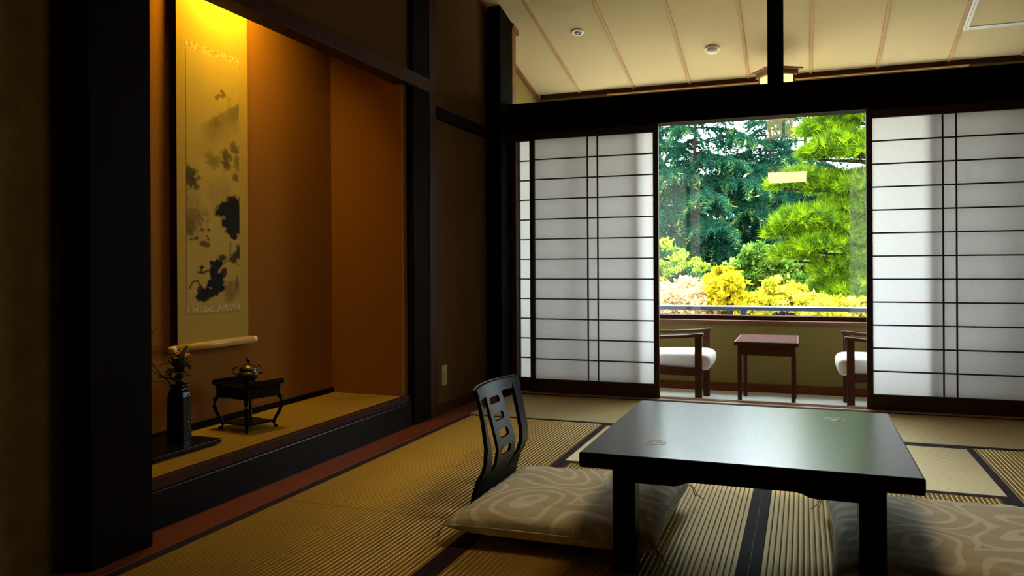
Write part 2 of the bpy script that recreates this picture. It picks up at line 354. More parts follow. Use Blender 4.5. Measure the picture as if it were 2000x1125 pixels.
# ------------------------------------------------------------------ screen wall, posts, header
st('trim_9', B(-2.0, -1.862, 4.86, 5.09, 0, 2.60), BLACKWOOD, 'black corner post beside the paper screens', 'post', .004)
st('trim_10', B(-2.06, -1.862, 5.09, 5.165, -.14, 2.56), TRIMWOOD, 'brown rear face of the corner post', 'post', .003)
st('trim_11', B(-1.862, 1.60, 5.03, 5.165, 1.757, 1.952), BLACKWOOD, 'black header beam above the paper screens', 'beam', .003)
st('trim_12', B(-.196, -.104, 5.04, 5.13, 1.952, 2.60), BLACKWOOD, 'short black strut rising from the header beam', 'post', .003)
st('trim_13', B(-1.862, -1.826, 5.045, 5.105, .003, 1.757), DARKBROWN, 'dark brown jamb at the left end of the screens', 'jamb', .002)
thr = MB().prism([(5.02, -.14), (5.165, -.14), (5.165, .003), (5.143, .003), (5.143, -.002), (5.108, -.002), (5.108, .003), (5.100, .003), (5.100, -.002), (5.064, -.002), (5.064, .003), (5.02, .003)], 'x', -1.862, 1.60)
st('trim_14', thr, THRESH, 'pale grooved wooden threshold under the sliding screens', 'threshold')

def shoji(label, x0, y, dark=SHOJIWOOD, wd=.87):
    x1 = x0+wd; z0, z1 = .001, 1.764; g = thing('shoji_screen', ((x0+x1)/2, y, z0), label, 'paper screen', 'paper sliding screens')
    for a, b in ((x0, x0+.034), (x1-.034, x1)): B(a, b, y-.015, y+.015, z0, z1).build('stile', dark, g, .002)
    B(x0+.034, x1-.034, y-.014, y+.014, z0, .093).build('bottom_rail', dark, g, .002)
    B(x0+.034, x1-.034, y-.014, y+.014, 1.708, z1).build('top_rail', dark, g, .002)
    pz0, pz1 = .093, 1.708; h = (pz1-pz0)/12
    hb = B(x0+.034, x1-.034, y-.009, y+.005, pz0+h-.004, pz0+h+.004).build('lattice_bar', dark, g)
    for k in range(2, 12): dupe(hb, (0, 0, h*(k-1)), g)
    cx = (x0+x1)/2
    vb = B(cx-.034-.004, cx-.034+.004, y-.0085, y+.0052, pz0, pz1).build('lattice_bar', dark, g)
    dupe(vb, (.068, 0, 0), g)
    pm = MB(); pm.add([(x0+.030, y+.0056, pz0-.01), (x1-.030, y+.0056, pz0-.01), (x1-.030, y+.0056, pz1+.01), (x0+.030, y+.0056, pz1+.01)], [(0, 1, 2, 3)])
    pm.build('paper', PAPER, g)
    return g
shoji('left front paper screen with dark lattice, nearest the corner post', -1.735, 5.082)
shoji('rear paper screen peeking out as a bright strip beside the left corner post', -1.857, 5.1255)
shoji('right front paper screen with dark lattice, right of the garden opening', .351, 5.082)
shoji('rear paper screen overlapped by the right screen, its edge showing as a shadow', .675, 5.1255, wd=.90)

# ------------------------------------------------------------------ sunroom: carpet, window wall, ceiling
st('floor_sunroom', B(-2.2, 1.70, 5.165, 6.40, -.20, -.10), CARPET, 'pale green-grey carpet of the window alcove', 'carpet')
st('wall_window', B(-2.2, 1.70, 6.20, 6.34, -.20, .405), OLIVE, 'low olive wall under the garden window')
st('wall_window_top', B(-2.2, 1.70, 6.24, 6.40, 2.17, 2.95), OLIVE, 'wall strip above the garden window')
st('wall_sunroom_left', B(-2.20, -2.06, 5.04, 6.40, -.20, 2.95), OLIVE, 'olive side wall left of the garden window')
st('wall_right', B(1.60, 1.72, -2.1, 6.40, -.20, 2.95), DARKWALL, 'right wall of the room')
st('wall_back', B(-2.10, 1.72, -2.2, -2.0, -.20, 2.95), DARKWALL, 'rear wall of the room')
st('wall_outer_left', B(-2.60, -2.53, -2.2, 6.40, -.20, 2.95), EXTWALL, 'outer wall behind the alcove')
st('baseboard_window', B(-2.06, 1.60, 6.188, 6.20, -.10, -.038), REDWOOD, 'red-brown baseboard under the garden window', 'baseboard', .001)
win = tag(bpy.data.objects.new('window_1', None), 'wide garden window behind the paper screens', 'window', kind='structure')
COL.objects.link(win); win.location = (-.3, 6.32, .405); WL[win.name] = Vector(win.location)
B(-2.06, 1.60, 6.165, 6.36, .405, .436).build('window_sill', TRIMWOOD, win, .003)
B(-2.06, 1.60, 6.245, 6.36, .436, .468).build('bottom_frame', DARKBROWN, win, .002)
B(-2.06, 1.60, 6.29, 6.36, 2.13, 2.18).build('top_frame', DARKBROWN, win, .002)
B(-2.06, -2.015, 6.29, 6.36, .468, 2.13).build('side_frame', DARKBROWN, win, .002)
B(1.44, 1.60, 6.20, 6.36, .468, 2.25).build('side_frame', DARKBROWN, win, .002)
gp = MB(); gp.add([(-2.015, 6.325, .468), (1.44, 6.325, .468), (1.44, 6.325, 2.13), (-2.015, 6.325, 2.13)], [(0, 1, 2, 3)])
gp.build('pane', GLASS, win)
# curtain box along the window head
st('trim_15', B(-2.02, 1.44, 6.185, 6.215, 2.224, 2.262), DARKBROWN, 'dark brown curtain box along the window head', 'curtain box', .002)
st('trim_16', B(-1.46, 1.08, 6.178, 6.20, 2.216, 2.224), BATTEN, 'thin pale strip standing in for the highlight line under the curtain box', 'strip')  # bright highlight line built as a pale strip
def curtain(x0, x1, label):
    n = 60; v = []; f = []
    for i in range(n+1):
        x = x0+(x1-x0)*i/n; y = 6.262+.018*math.sin(i*1.15)+.006*math.sin(i*2.9)
        v += [(x, y, .47), (x, y, 2.235)]
    for i in range(n): f.append((2*i, 2*i+2, 2*i+3, 2*i+1))
    m = MB(); m.add(v, f); tag(m.build('curtain', LACE, None, 0, True), label, 'curtain', 'gathered window curtains')
curtain(-2.0, -1.78, 'pale gathered curtain at the left end of the window head')
curtain(1.16, 1.42, 'pale gathered curtain at the right end of the window head')

SL, ZC = .2358, 2.2566
def cz(y): return ZC+SL*(6.2-y)
ceil = st('ceiling', MB().prism([(4.45, cz(4.45)+.02), (6.30, cz(6.30)+.02), (6.30, cz(6.30)+.12), (4.45, cz(4.45)+.12)], 'x', -2.2, 1.70), DARKBROWN, 'sloping sunroom ceiling of cloth panels and wooden battens', 'ceiling')
edges = [-2.06, -1.685, -1.248, -.810, -.374, .062, .506, .955, 1.395, 1.60]
for a, b in zip(edges[:-1], edges[1:]):
    MB().prism([(4.45, cz(4.45)), (6.26, cz(6.26)), (6.26, cz(6.26)+.02), (4.45, cz(4.45)+.02)], 'x', a+.001, b-.001).build('ceiling_panel', CEIL, ceil)
for e in edges[1:-1]:
    MB().prism([(4.45, cz(4.45)-.009), (6.2, cz(6.2)-.009), (6.2, cz(6.2)+.006), (4.45, cz(4.45)+.006)], 'x', e-.010, e+.010).build('batten', BATTEN, ceil, .002)
st('ceiling_main', B(-2.1, 1.70, -2.1, 4.47, 2.70, 2.80), DARKWALL, 'dark flat ceiling over the tatami room', 'ceiling')
st('trim_17', B(-1.99, 1.62, 4.36, 4.47, 2.575, 2.75), BLACKWOOD, 'dark cross beam where the ceiling starts to slope', 'beam', .003)
st('trim_18', MB().prism([(4.47, cz(4.47)-.028), (5.10, cz(5.10)-.028), (5.10, cz(5.10)), (4.47, cz(4.47))], 'x', -1.972, -1.95), REDWOOD, 'brown cornice where the left wall meets the sloping ceiling', 'cornice')
st('trim_19', MB().prism([(5.165, cz(5.165)-.032), (6.2, cz(6.2)-.032), (6.2, cz(6.2)), (5.165, cz(5.165))], 'x', -2.062, -2.035), TRIMWOOD, 'brown sloping cornice above the olive side wall', 'cornice')
st('trim_20', MB().prism([(5.085, cz(5.085)-.035), (5.19, cz(5.19)-.035), (5.19, cz(5.19)), (5.085, cz(5.085))], 'x', -2.06, -1.85), TRIMWOOD, 'brown cap block at the top of the corner post', 'cornice')
st('roof', B(-3.2, 2.4, -2.8, 6.75, 2.96, 3.12), EXTWALL, 'roof slab over the room', 'roof')

# ------------------------------------------------------------------ ceiling fittings
def on_ceiling(mb):   # geometry modelled hanging below z=0 at origin -> tilt to the slope
    return Matrix.Rotation(-math.atan(SL), 4, 'X')
def place(mb, x, y, drop=0.0):
    return mb.xf(Matrix.Translation((x, y, cz(y)-drop)) @ on_ceiling(mb))
g = thing('recessed_downlight', (-1.453, 5.287, cz(5.287)-.012), 'small round recessed ceiling light near the corner post', 'ceiling light')
place(MB().lathe([(.047, 0), (.046, -.006), (.026, -.010), (.024, -.004), (.024, 0)], (0, 0, 0), 28), -1.453, 5.287).build('trim_ring', WHITEPLASTIC, g, 0, True)
place(MB().lathe([(.0235, -.002), (.022, -.0045), (.001, -.005)], (0, 0, 0), 24), -1.453, 5.287).build('socket', BLACKPL, g)
place(MB().lathe([(.018, -.0045), (.016, -.009), (.010, -.013), (.001, -.014)], (0, 0, 0), 24), -1.453, 5.287).build('bulb', GREYPLASTIC, g, 0, True)
g = thing('smoke_detector', (-.589, 5.693, cz(5.693)-.04), 'round white smoke detector on the sloping ceiling', 'smoke detector')
place(MB().lathe([(.050, 0), (.051, -.012), (.046, -.016)], (0, 0, 0), 32), -.589, 5.693).build('base', WHITEPLASTIC, g, 0, True)
place(MB().lathe([(.038, -.014), (.040, -.022), (.030, -.034), (.012, -.038), (.001, -.038)], (0, 0, 0), 32), -.589, 5.693).build('cap', WHITEPLASTIC, g, 0, True)
g = thing('access_hatch', (1.19, 5.53, cz(5.53)-.01), 'white framed access hatch in the ceiling at upper right', 'hatch')
def frame_strips(x0, x1, y0, y1, wd, name, mat):
    for a in ((x0, x1, y0, y0+wd), (x0, x1, y1-wd, y1), (x0, x0+wd, y0+wd, y1-wd), (x1-wd, x1, y0+wd, y1-wd)):
        m = MB()
        m.prism([(a[2], cz(a[2])-.008), (a[3], cz(a[3])-.008), (a[3], cz(a[3])+.004), (a[2], cz(a[2])+.004)], 'x', a[0], a[1])
        m.build(name, mat, g)
frame_strips(.968, 1.418, 5.315, 5.765, .015, 'outer_frame', WHITEMETAL)
frame_strips(.986, 1.400, 5.333, 5.747, .015, 'inner_frame', WHITEMETAL)
MB().prism([(5.348, cz(5.348)-.003), (5.732, cz(5.732)-.003), (5.732, cz(5.732)+.004), (5.348, cz(5.348)+.004)], 'x', 1.001, 1.385).build('hatch_panel', CEIL, g)

# lantern hanging from the sunroom ceiling
LX, LY, LZ = -.165, 5.80, 2.196
g = thing('hanging_lantern', (LX, LY, 1.86), 'lit paper hanging lantern with wooden roof behind the black strut', 'lantern')
RM = Matrix.Translation((LX, LY, 0)) @ Matrix.Rotation(math.radians(32), 4, 'Z')
def lm(): return MB()
h = .128
rf = MB().add([(-h, -h, LZ), (h, -h, LZ), (h, h, LZ), (-h, h, LZ), (-h, -h, LZ+.010), (h, -h, LZ+.010), (h, h, LZ+.010), (-h, h, LZ+.010), (-.03, -.03, LZ+.032), (.03, -.03, LZ+.032), (.03, .03, LZ+.032), (-.03, .03, LZ+.032)],
              [(3, 2, 1, 0), (0, 1, 5, 4), (1, 2, 6, 5), (2, 3, 7, 6), (3, 0, 4, 7), (4, 5, 9, 8), (5, 6, 10, 9), (6, 7, 11, 10), (7, 4, 8, 11), (8, 9, 10, 11)])
rf.xf(RM).build('roof', LANTERNWOOD, g)
b = .103
for s in ((-b, b, -b, -b+.012), (-b, b, b-.012, b), (-b, -b+.012, -b+.012, b-.012), (b-.012, b, -b+.012, b-.012)):
    B(*s, LZ-.034, LZ).xf(RM).build('upper_frame', LANTERNWOOD, g)
b2 = .088
for sx in (-1, 1):
    for sy in (-1, 1):
        x, y = sx*(b2-.007), sy*(b2-.007); B(x-.007, x+.007, y-.007, y+.007, 1.88, LZ-.034).xf(RM).build('corner_post', LANTERNWOOD, g)
for s in ((-b2+.014, b2-.014, -b2+.004, -b2+.007), (-b2+.014, b2-.014, b2-.007, b2-.004), (-b2+.004, -b2+.007, -b2+.014, b2-.014), (b2-.007, b2-.004, -b2+.014, b2-.014)):
    B(*s, 1.89, LZ-.034).xf(RM).build('paper_pane', LANTERNPAPER, g)
B(-b2, b2, -b2, b2, 1.872, 1.89).xf(RM).build('base_frame', LANTERNWOOD, g)
MB().tube([(LX, LY, LZ+.03), (LX, LY, cz(LY)-.012)], .004, 8).build('cord', BLACKPL, g)
place(MB().lathe([(.045, 0), (.042, -.012), (.012, -.016), (.001, -.016)], (0, 0, 0), 24), LX, LY).build('ceiling_cap', LANTERNWOOD, g, 0, True)

# square pendant lamp over the low table (above the frame, mirrored in the window)
PLX, PLY, PLZ = -.17, 2.52, 1.87
g = thing('pendant_lamp', (PLX, PLY, PLZ), 'square pendant lamp with lattice sides above the low table', 'lamp')
B(PLX-.215, PLX+.215, PLY-.215, PLY+.215, PLZ, PLZ+.085).build('diffuser', DIFFUSER, g)
for a in ((-.225, .225, -.225, -.213), (-.225, .225, .213, .225), (-.225, -.213, -.213, .213), (.213, .225, -.213, .213)):
    B(PLX+a[0], PLX+a[1], PLY+a[2], PLY+a[3], PLZ+.085, PLZ+.10).build('frame', LANTERNWOOD, g)
    for k in range(3): B(PLX+a[0], PLX+a[1], PLY+a[2], PLY+a[3], PLZ+.122+k*.028, PLZ+.128+k*.028).build('lattice_slat', LANTERNWOOD, g)
for sx in (-.219, .219):
    for sy in (-.219, .219): B(PLX+sx-.006, PLX+sx+.006, PLY+sy-.006, PLY+sy+.006, PLZ+.10, PLZ+.20).build('corner_post', LANTERNWOOD, g)
B(PLX-.225, PLX+.225, PLY-.225, PLY+.225, PLZ+.20, PLZ+.212).build('top_board', LANTERNWOOD, g)
MB().tube([(PLX, PLY, PLZ+.212), (PLX, PLY, 2.70)], .005, 8).build('cord', BLACKPL, g)

# alcove lamp, hidden behind the lintel
g = thing('alcove_lamp', (-2.20, 2.80, 2.28), 'slim warm lamp fixed behind the alcove lintel', 'lamp')
B(-2.25, -2.15, 2.60, 3.00, 2.30, 2.60).build('housing', DARKBROWN, g)
MB().tube([(-2.20, 2.62, 2.285), (-2.20, 2.98, 2.285)], .013, 10).build('tube', LAMPGLOW, g, 0, True)
ld = bpy.data.lights.new('alcove_lamp_light', 'AREA'); ld.shape = 'RECTANGLE'; ld.size = .30; ld.size_y = .04; ld.energy = 11.5; ld.color = (1, .60, .04)
lo = bpy.data.objects.new('alcove_lamp_light', ld); COL.objects.link(lo); lo.parent = g
lo.location = Vector((-2.20, 2.79, 2.265)) - WL[g.name]
lo.rotation_euler = (Matrix.Rotation(math.pi/2, 4, 'Z')).to_euler()
dvec = Vector((-.28, .05, -.36)).normalized(); ld.spread = math.radians(128)
lo.rotation_euler = (-dvec).to_track_quat('Z', 'Y').to_euler()

# ------------------------------------------------------------------ outlet
g = thing('wall_outlet', (-1.965, 4.19, .16), 'ivory outlet plate low on the left wall', 'outlet')
plate = B(-1.972, -1.963, 4.155, 4.225, .160, .278).build('plate', IVORY, g, .003)
for z in (.19, .222): B(-1.964, -1.9605, 4.174, 4.206, z, z+.024).build('socket', IVORY, plate, .001)

# ------------------------------------------------------------------ low table
TX0, TX1, TY0, TY1, TZ = -.581, .273, 2.10, 2.99, .34
g = thing('low_table', ((TX0+TX1)/2, (TY0+TY1)/2, 0), 'glossy black lacquered low table in the middle of the tatami', 'table')
ttop = B(TX0, TX1, TY0, TY1, TZ-.042, TZ).build('tabletop', TABLELAC, g, .006, seg=3)
for x in (TX0+.08, TX1-.08-.064):
    for y in (TY0+.06, TY1-.06-.064): B(x, x+.064, y, y+.064, .001, TZ-.042).build('leg', LACQ, g, .003)
def apron(a0, a1):
    L = a1-a0; zt, zm, ze = TZ-.042, .262, .248
    return [(a0, zt), (a0, ze), (a0+.10, ze), (a0+.118, ze+.003), (a0+.135, zm-.003), (a0+.155, zm), (a1-.155, zm), (a1-.135, zm-.003), (a1-.118, ze+.003), (a1-.10, ze), (a1, ze), (a1, zt)]
for y in (TY0+.075, TY1-.075-.022): MB().prism(apron(TX0+.144, TX1-.144), 'y', y, y+.022).build('apron', LACQ, g)
for x in (TX0+.10, TX1-.10-.022): MB().prism(apron(TY0+.124, TY1-.124), 'x', x, x+.022).build('apron', LACQ, g)
def emblem(cx, cy):
    m = MB(); n = 40; R, r = .033, .028
    vs = []; fs = []
    for k in range(n):
        t = 2*math.pi*k/n
        vs += [(cx+R*math.cos(t), cy+R*math.sin(t), TZ+.0004), (cx+r*math.cos(t), cy+r*math.sin(t), TZ+.0004)]
    for k in range(n): fs.append((2*k, 2*((k+1) % n), 2*((k+1) % n)+1, 2*k+1))
    m.add(vs, fs)
    for j in range(3):
        a = 2*math.pi*j/3+.5; vs = []
        for k in range(20):
            t = 2*math.pi*k/20; px, py = .0125+.0105*math.cos(t), .0085*math.sin(t)*(1+.4*math.cos(t))
            vs.append((cx+px*math.cos(a)-py*math.sin(a), cy+px*math.sin(a)+py*math.cos(a), TZ+.0004))
        m.add(vs, [tuple(range(20))])
    return tag(m.build('crest_inlay', GOLD, ttop), 'round gold crest inlaid in the table top')
emblem(-.404, 2.287); emblem(.094, 2.818)

# ------------------------------------------------------------------ cushions and floor chair
def cushion(x0, x1, y0, y1, z0, label, t=.085):
    g = thing('floor_cushion', ((x0+x1)/2, (y0+y1)/2, z0), label, 'cushion', 'patterned floor cushions')
    n = 64; hx, hy = (x1-x0)/2, (y1-y0)/2; cx, cy = (x0+x1)/2, (y0+y1)/2
    rr = np.random.default_rng(int((x0+9)*1000)); ph = rr.uniform(0, 6.28, 12)
    def surf(sg):
        out = []
        for j in range(n+1):
            for i in range(n+1):
                u, v = -1+2*i/n, -1+2*j/n
                # ease sampling toward edges
                u = math.sin(u*math.pi/2)*.55+u*.45; v = math.sin(v*math.pi/2)*.55+v*.45
                e = max(0, 1-u**6)**.36*max(0, 1-v**6)**.36
                dome = (1-.30*u*u-.30*v*v)
                inx = 1-.055*(1-abs(v)**2)*abs(u)**4; iny = 1-.055*(1-abs(u)**2)*abs(v)**4
                th = t*.5*e*(.62+.38*dome)
                edge = max(abs(u), abs(v))**6
                wr = .0035*edge*e*(math.sin(v*26*1.2+ph[0]+2*u)*(abs(u) > abs(v))+math.sin(u*24+ph[1]+2*v)*(abs(v) >= abs(u)))
                wr += .0016*math.sin(7*u+5*v+ph[2])*e + (.0022*math.sin(v*9.5+1.3*u+ph[3])**9)*e
                z = z0+t*.5+sg*(th+wr) if sg > 0 else z0+t*.5-th*.95
                out.append((cx+hx*u*inx, cy+hy*v*iny, max(z, z0+.0005)))
        return out
    m = MB(); f = [(j*(n+1)+i, j*(n+1)+i+1, (j+1)*(n+1)+i+1, (j+1)*(n+1)+i) for j in range(n) for i in range(n)]
    m.add(surf(1), f); m.add(surf(-1), [q[::-1] for q in f]); cov = m.build('cover', CUSHION, g, 0, True)
    loop = []
    for k in range(200):
        a = k/200*4; s = int(a); q = -1+2*(a-s)
        u, v = [(q, -1), (1, q), (-q, 1), (-1, -q)][s]
        inx = 1-.055*(1-abs(v)**2)*abs(u)**4; iny = 1-.055*(1-abs(u)**2)*abs(v)**4
        loop.append((cx+hx*u*inx, cy+hy*v*iny, z0+t*.5))
    MB().tube(loop+[loop[0]], .0022, 6, False).build('seam_piping', CUSHION, cov, 0, True)
    for sx in (-1, 1):
        for sy in (-1, 1):
            x, y = cx+sx*hx, cy+sy*hy; m = MB(); z = z0+t*.5
            m.tube([(x, y, z), (x+sx*.012, y+sy*.008, z-.012), (x+sx*.024, y+sy*.004, max(z0+.003, z-.034)), (x+sx*.045, y-sy*.004, z0+.003)], .0014, 6)
            m.tube([(x, y, z), (x+sx*.008, y+sy*.014, z-.014), (x+sx*.016, y+sy*.022, z0+.004), (x+sx*.022, y+sy*.030, z0+.003)], .0014, 6)
            m.build('corner_tassel', TASSEL, cov, 0, True)
    return g
cushion(-1.03, -.385, 2.19, 2.885, .014, 'beige patterned cushion on the legless chair left of the table', .100)
cushion(.065, .74, 2.16, 2.93, .001, 'beige patterned cushion right of the table at the frame edge', .102)

YC = 2.64
zk = [.0, .08, .14, .165, .20, .24, .33, .39, .45]
xsk = [-1.045, -1.04, -1.02, -1.004, -.995, -.995, -1.012, -1.0255, -1.042]
zc_ = [.0, .08, .14, .165, .216, .30, .37, .43, .46]
xck = [-1.045, -1.04, -1.02, -1.006, -.9985, -1.024, -1.046, -1.064, -1.072]
def chair_x(y, z):
    a = np.interp(z, zk, xsk); c = np.interp(z, zc_, xck); q = ((y-YC)/.18)**2
    return c+(a-c)*q
def sheet(m, eL, eR, z0, z1, nz=16, ny=5, th=.011):
    vs = []
    for sgn in (-1, 1):
        for j in range(nz+1):
            z = z0+(z1-z0)*j/nz; a, b = eL(z), eR(z)
            for i in range(ny+1):
                y = a+(b-a)*i/ny; vs.append((chair_x(y, z)+sgn*th/2, y, z))
    n1 = (nz+1)*(ny+1); w1 = ny+1; fs = []
    for j in range(nz):
        for i in range(ny):
            q = (j*w1+i, j*w1+i+1, (j+1)*w1+i+1, (j+1)*w1+i); fs.append(q[::-1]); fs.append(tuple(n1+k for k in q))
    for j in range(nz): 
        fs.append((j*w1, (j+1)*w1, n1+(j+1)*w1, n1+j*w1)); fs.append((j*w1+ny, n1+j*w1+ny, n1+(j+1)*w1+ny, (j+1)*w1+ny))
    for i in range(ny):
        fs.append((i, n1+i, n1+i+1, i+1)); k = nz*w1+i; fs.append((k, k+1, n1+k+1, n1+k))
    m.add(vs, fs)
def sheet_y(m, y0, y1, flo, fhi, ny=28, nz=3, th=.011):   # a board whose lower and upper edges vary along y
    vs = []
    for sgn in (-1, 1):
        for j in range(nz+1):
            for i in range(ny+1):
                y = y0+(y1-y0)*i/ny; a, b = flo(y), fhi(y); z = a+(b-a)*j/nz; vs.append((chair_x(y, z)+sgn*th/2, y, z))
    n1 = (nz+1)*(ny+1); w1 = ny+1; fs = []
    for j in range(nz):
        for i in range(ny):
            q = (j*w1+i, j*w1+i+1, (j+1)*w1+i+1, (j+1)*w1+i); fs.append(q[::-1]); fs.append(tuple(n1+k for k in q))
    for i in range(ny):
        fs.append((i, n1+i, n1+i+1, i+1)); k = nz*w1+i; fs.append((k, k+1, n1+k+1, n1+k))
    m.add(vs, fs)
def ip(zs, ys): return lambda z: YC+float(np.interp(z, zs, ys))
g = thing('legless_chair', (-.80, YC, 0), 'black bentwood legless chair with slotted back left of the table', 'chair')
m = MB(); sz = [.10, .14, .17, .20, .25, .32, .40]
for s in (-1, 1):
    i_, o_ = [.03, .105, .140, .150, .155, .160, .160], [.205, .200, .205, .208, .205, .200, .198]
    a = ip(sz, [s*v for v in i_]); b_ = ip(sz, [s*v for v in o_])
    sheet(m, a if s > 0 else b_, b_ if s > 0 else a, .115, .41, 26, 4)
m.build('side_stile', CHAIRLACQ, g, .0025)
m = MB(); sheet(m, lambda z: YC-.203, lambda z: YC+.203, .398, .436, 5, 16); m.build('top_rail', CHAIRLACQ, g, .003)
m = MB()
for s in (-1, 1):
    a, b_ = ip([.12, .16, .22, .40], [s*.046]*4), ip([.12, .16, .22, .40], [s*.095, s*.088, s*.086, s*.074])
    sheet(m, a if s > 0 else b_, b_ if s > 0 else a, .13, .40, 24, 3)
sl = [(.373, .012), (.316, .013), (.258, .014), (.200, .015)]; top = .40
def edge(zc0, hh, sg):   # rounded slot ends
    def f(y):
        q = max(0, (abs(y-YC)-(.047-hh))/hh); return zc0+sg*hh*math.sqrt(max(0, 1-min(1, q)**2))
    return f
fhi = lambda y: top
for zc0, hh in sl:
    sheet_y(m, YC-.047, YC+.047, edge(zc0, hh, 1), fhi); fhi = edge(zc0, hh, -1)
sheet_y(m, YC-.047, YC+.047, lambda y: .13, fhi)
m.build('back_splat', CHAIRLACQ, g)
m = MB(); sheet(m, lambda z: YC-.205, lambda z: YC+.205, .004, .135, 8, 12); m.build('lower_back', CHAIRLACQ, g, .0025)
B(-1.045, -.60, YC-.21, YC+.21, .001, .013).build('seat_board', CHAIRLACQ, g, .003)

# ------------------------------------------------------------------ sunroom chairs and side table
def armchair(label, xf, sgn, y0, y1):
    # xf: outer x of the front legs, the chair looks toward sgn*x
    g = thing('armchair', (xf-sgn*.3, (y0+y1)/2, -.10), label, 'armchair', 'wooden armchairs by the window')
    def X(d): return xf-sgn*d
    def bx(d0, d1, ya, yb, z0, z1, nm, mat=CHAIRWOOD, bv=.004): 
        a, b_ = sorted((X(d0), X(d1))); return B(a, b_, ya, yb, z0, z1).build(nm, mat, g, bv)
    for ya in (y0, y1-.034):
        bx(0, .046, ya, ya+.034, -.099, .375, 'front_leg')
        p = [(X(.56), ya+.017, -.099), (X(.53), ya+.017, .13), (X(.55), ya+.017, .36), (X(.62), ya+.017, .62)]
        MB().sweep(p, .018, [.02, .022, .02, .015]).build('rear_leg', CHAIRWOOD, g, .003)
        ap = [(X(-.012), ya+.017, .386), (X(.10), ya+.017, .374), (X(.25), ya+.017, .365), (X(.42), ya+.017, .362), (X(.575), ya+.017, .368)]
        MB().sweep(ap, [.026, .026, .025, .023, .02], .011).build('armrest', CHAIRWOOD, g, .004)
        bx(.046, .53, ya+.004, ya+.03, .108, .165, 'side_rail')
    bx(.008, .034, y0+.034, y1-.034, .108, .165, 'front_rail'); bx(.515, .54, y0+.034, y1-.034, .108, .165, 'rear_rail')
    # upholstered seat with a rolled front edge
    n = 14; prof = [(-.045, .150), (-.062, .195), (-.056, .238), (-.030, .262), (.05, .268), (.25, .262), (.45, .252), (.515, .242), (.525, .20), (.52, .168), (.05, .166), (-.02, .128)]
    m = MB(); ys = np.linspace(y0+.036, y1-.036, n); vs = []; k = len(prof)
    for j, y in enumerate(ys):
        q = abs(2*j/(n-1)-1); e = (1-q**5)
        for d, z in prof:
            zz = .168+(z-.168)*(.72+.28*e); vs.append((X(d if d > 0 else d*(.75+.25*e)), y, zz))
    fs = [(j*k+i, j*k+(i+1) % k, (j+1)*k+(i+1) % k, (j+1)*k+i) for j in range(n-1) for i in range(k)]
    fs += [tuple(range(k))[::-1], tuple((n-1)*k+i for i in range(k))]
    if sgn > 0: fs = [q[::-1] for q in fs]
    m.add(vs, fs); sc_ = m.build('seat_cushion', SEATCLOTH, g, 0, True); ss = sc_.modifiers.new('round', 'SUBSURF'); ss.levels = 2; ss.render_levels = 2
    m = MB(); vs = []
    for j, y in enumerate(ys):
        q = abs(2*j/(n-1)-1); e = (1-q**6)
        for d, z in [(.50, .27), (.475, .30), (.48, .42), (.52, .55), (.555, .585), (.59, .57), (.57, .42), (.545, .28)]:
            vs.append((X(.54+(d-.54)*(.5+.5*e)), y, z))
    k = 8; fs = [(j*k+i, j*k+(i+1) % k, (j+1)*k+(i+1) % k, (j+1)*k+i) for j in range(n-1) for i in range(k)] + [tuple(range(k))[::-1], tuple((n-1)*k+i for i in range(k))]
    if sgn > 0: fs = [q[::-1] for q in fs]
    m.add(vs, fs); m.build('back_cushion', SEATCLOTH, g, 0, True)
    bx(.585, .61, y0+.034, y1-.034, .56, .61, 'top_rail')
armchair('wooden armchair with white seat left of the side table, half behind the screen', -.640, 1, 5.41, 5.92)
armchair('wooden armchair with white seat right of the side table, half behind the screen', .258, -1, 5.41, 5.94)
g = thing('side_table', (-.228, 5.70, -.10), 'small dark red-brown side table between the two armchairs', 'table')
TOPW = M('worn_table_top', (.085, .02, .012, 1), (.36, .18, .11, 1), 70, (1, 1, 1), .7, .04, .1, lo=.56, hi=.74)
sttop = B(-.430, -.028, 5.40, 6.0, .322, .349).build('tabletop', CHAIRWOOD, g, .003)
B(-.418, -.040, 5.415, 5.985, .349, .3505).build('top_veneer', TOPW, sttop)
for x in (-.408, -.074):
    for y in (5.415, 5.958): B(x, x+.026, y, y+.026, -.099, .322).build('leg', CHAIRWOOD, g, .002)
for y in (5.42, 5.963): B(-.382, -.074, y, y+.016, .258, .322).build('apron', CHAIRWOOD, g, .001)
for x in (-.404, -.064): B(x, x+.016, 5.441, 5.958, .258, .322).build('apron', CHAIRWOOD, g, .001)

# ------------------------------------------------------------------ hanging scroll
SX = -2.395
g = thing('hanging_scroll', (SX, 2.775, .50), 'tall hanging scroll with ink landscape on the alcove back wall', 'hanging scroll')
def curl(y): return .0
def scroll_panel(ya, yb, za, zb, off, name, mat, th=.0012, par=None):
    return B(SX-th+off, SX+off, ya, yb, za, zb).build(name, mat, par or g)
mount = scroll_panel(2.555, 2.993, .535, 2.42, 0, 'silk_mount', SILK)
scroll_panel(2.605, 2.937, 1.767, 1.800, .0012, 'brocade_band', BROCADE, par=mount)
scroll_panel(2.605, 2.937, .662, .693, .0012, 'brocade_band', BROCADE, par=mount)
MB().tube([(SX+.004, 2.535, .522), (SX+.004, 3.013, .522)], .0165, 16).build('roller', ROD, g, 0, True)
roller = [o for o in COL.objects if o.name.startswith('roller')][0]
for a, b_ in ((2.510, 2.535), (3.013, 3.038)): MB().tube([(SX+.004, a, .522), (SX+.004, b_, .522)], .014, 16).build('roller_knob', BONE, roller, 0, True)
MB().tube([(SX, 2.545, 2.425), (SX, 3.003, 2.425)], .010, 10).build('top_rod', ROD, g, 0, True)
MB().tube([(SX, 2.66, 2.43), (SX, 2.774, 2.545), (SX, 2.888, 2.43)], .002, 6).build('hanging_cord', TASSEL, g)
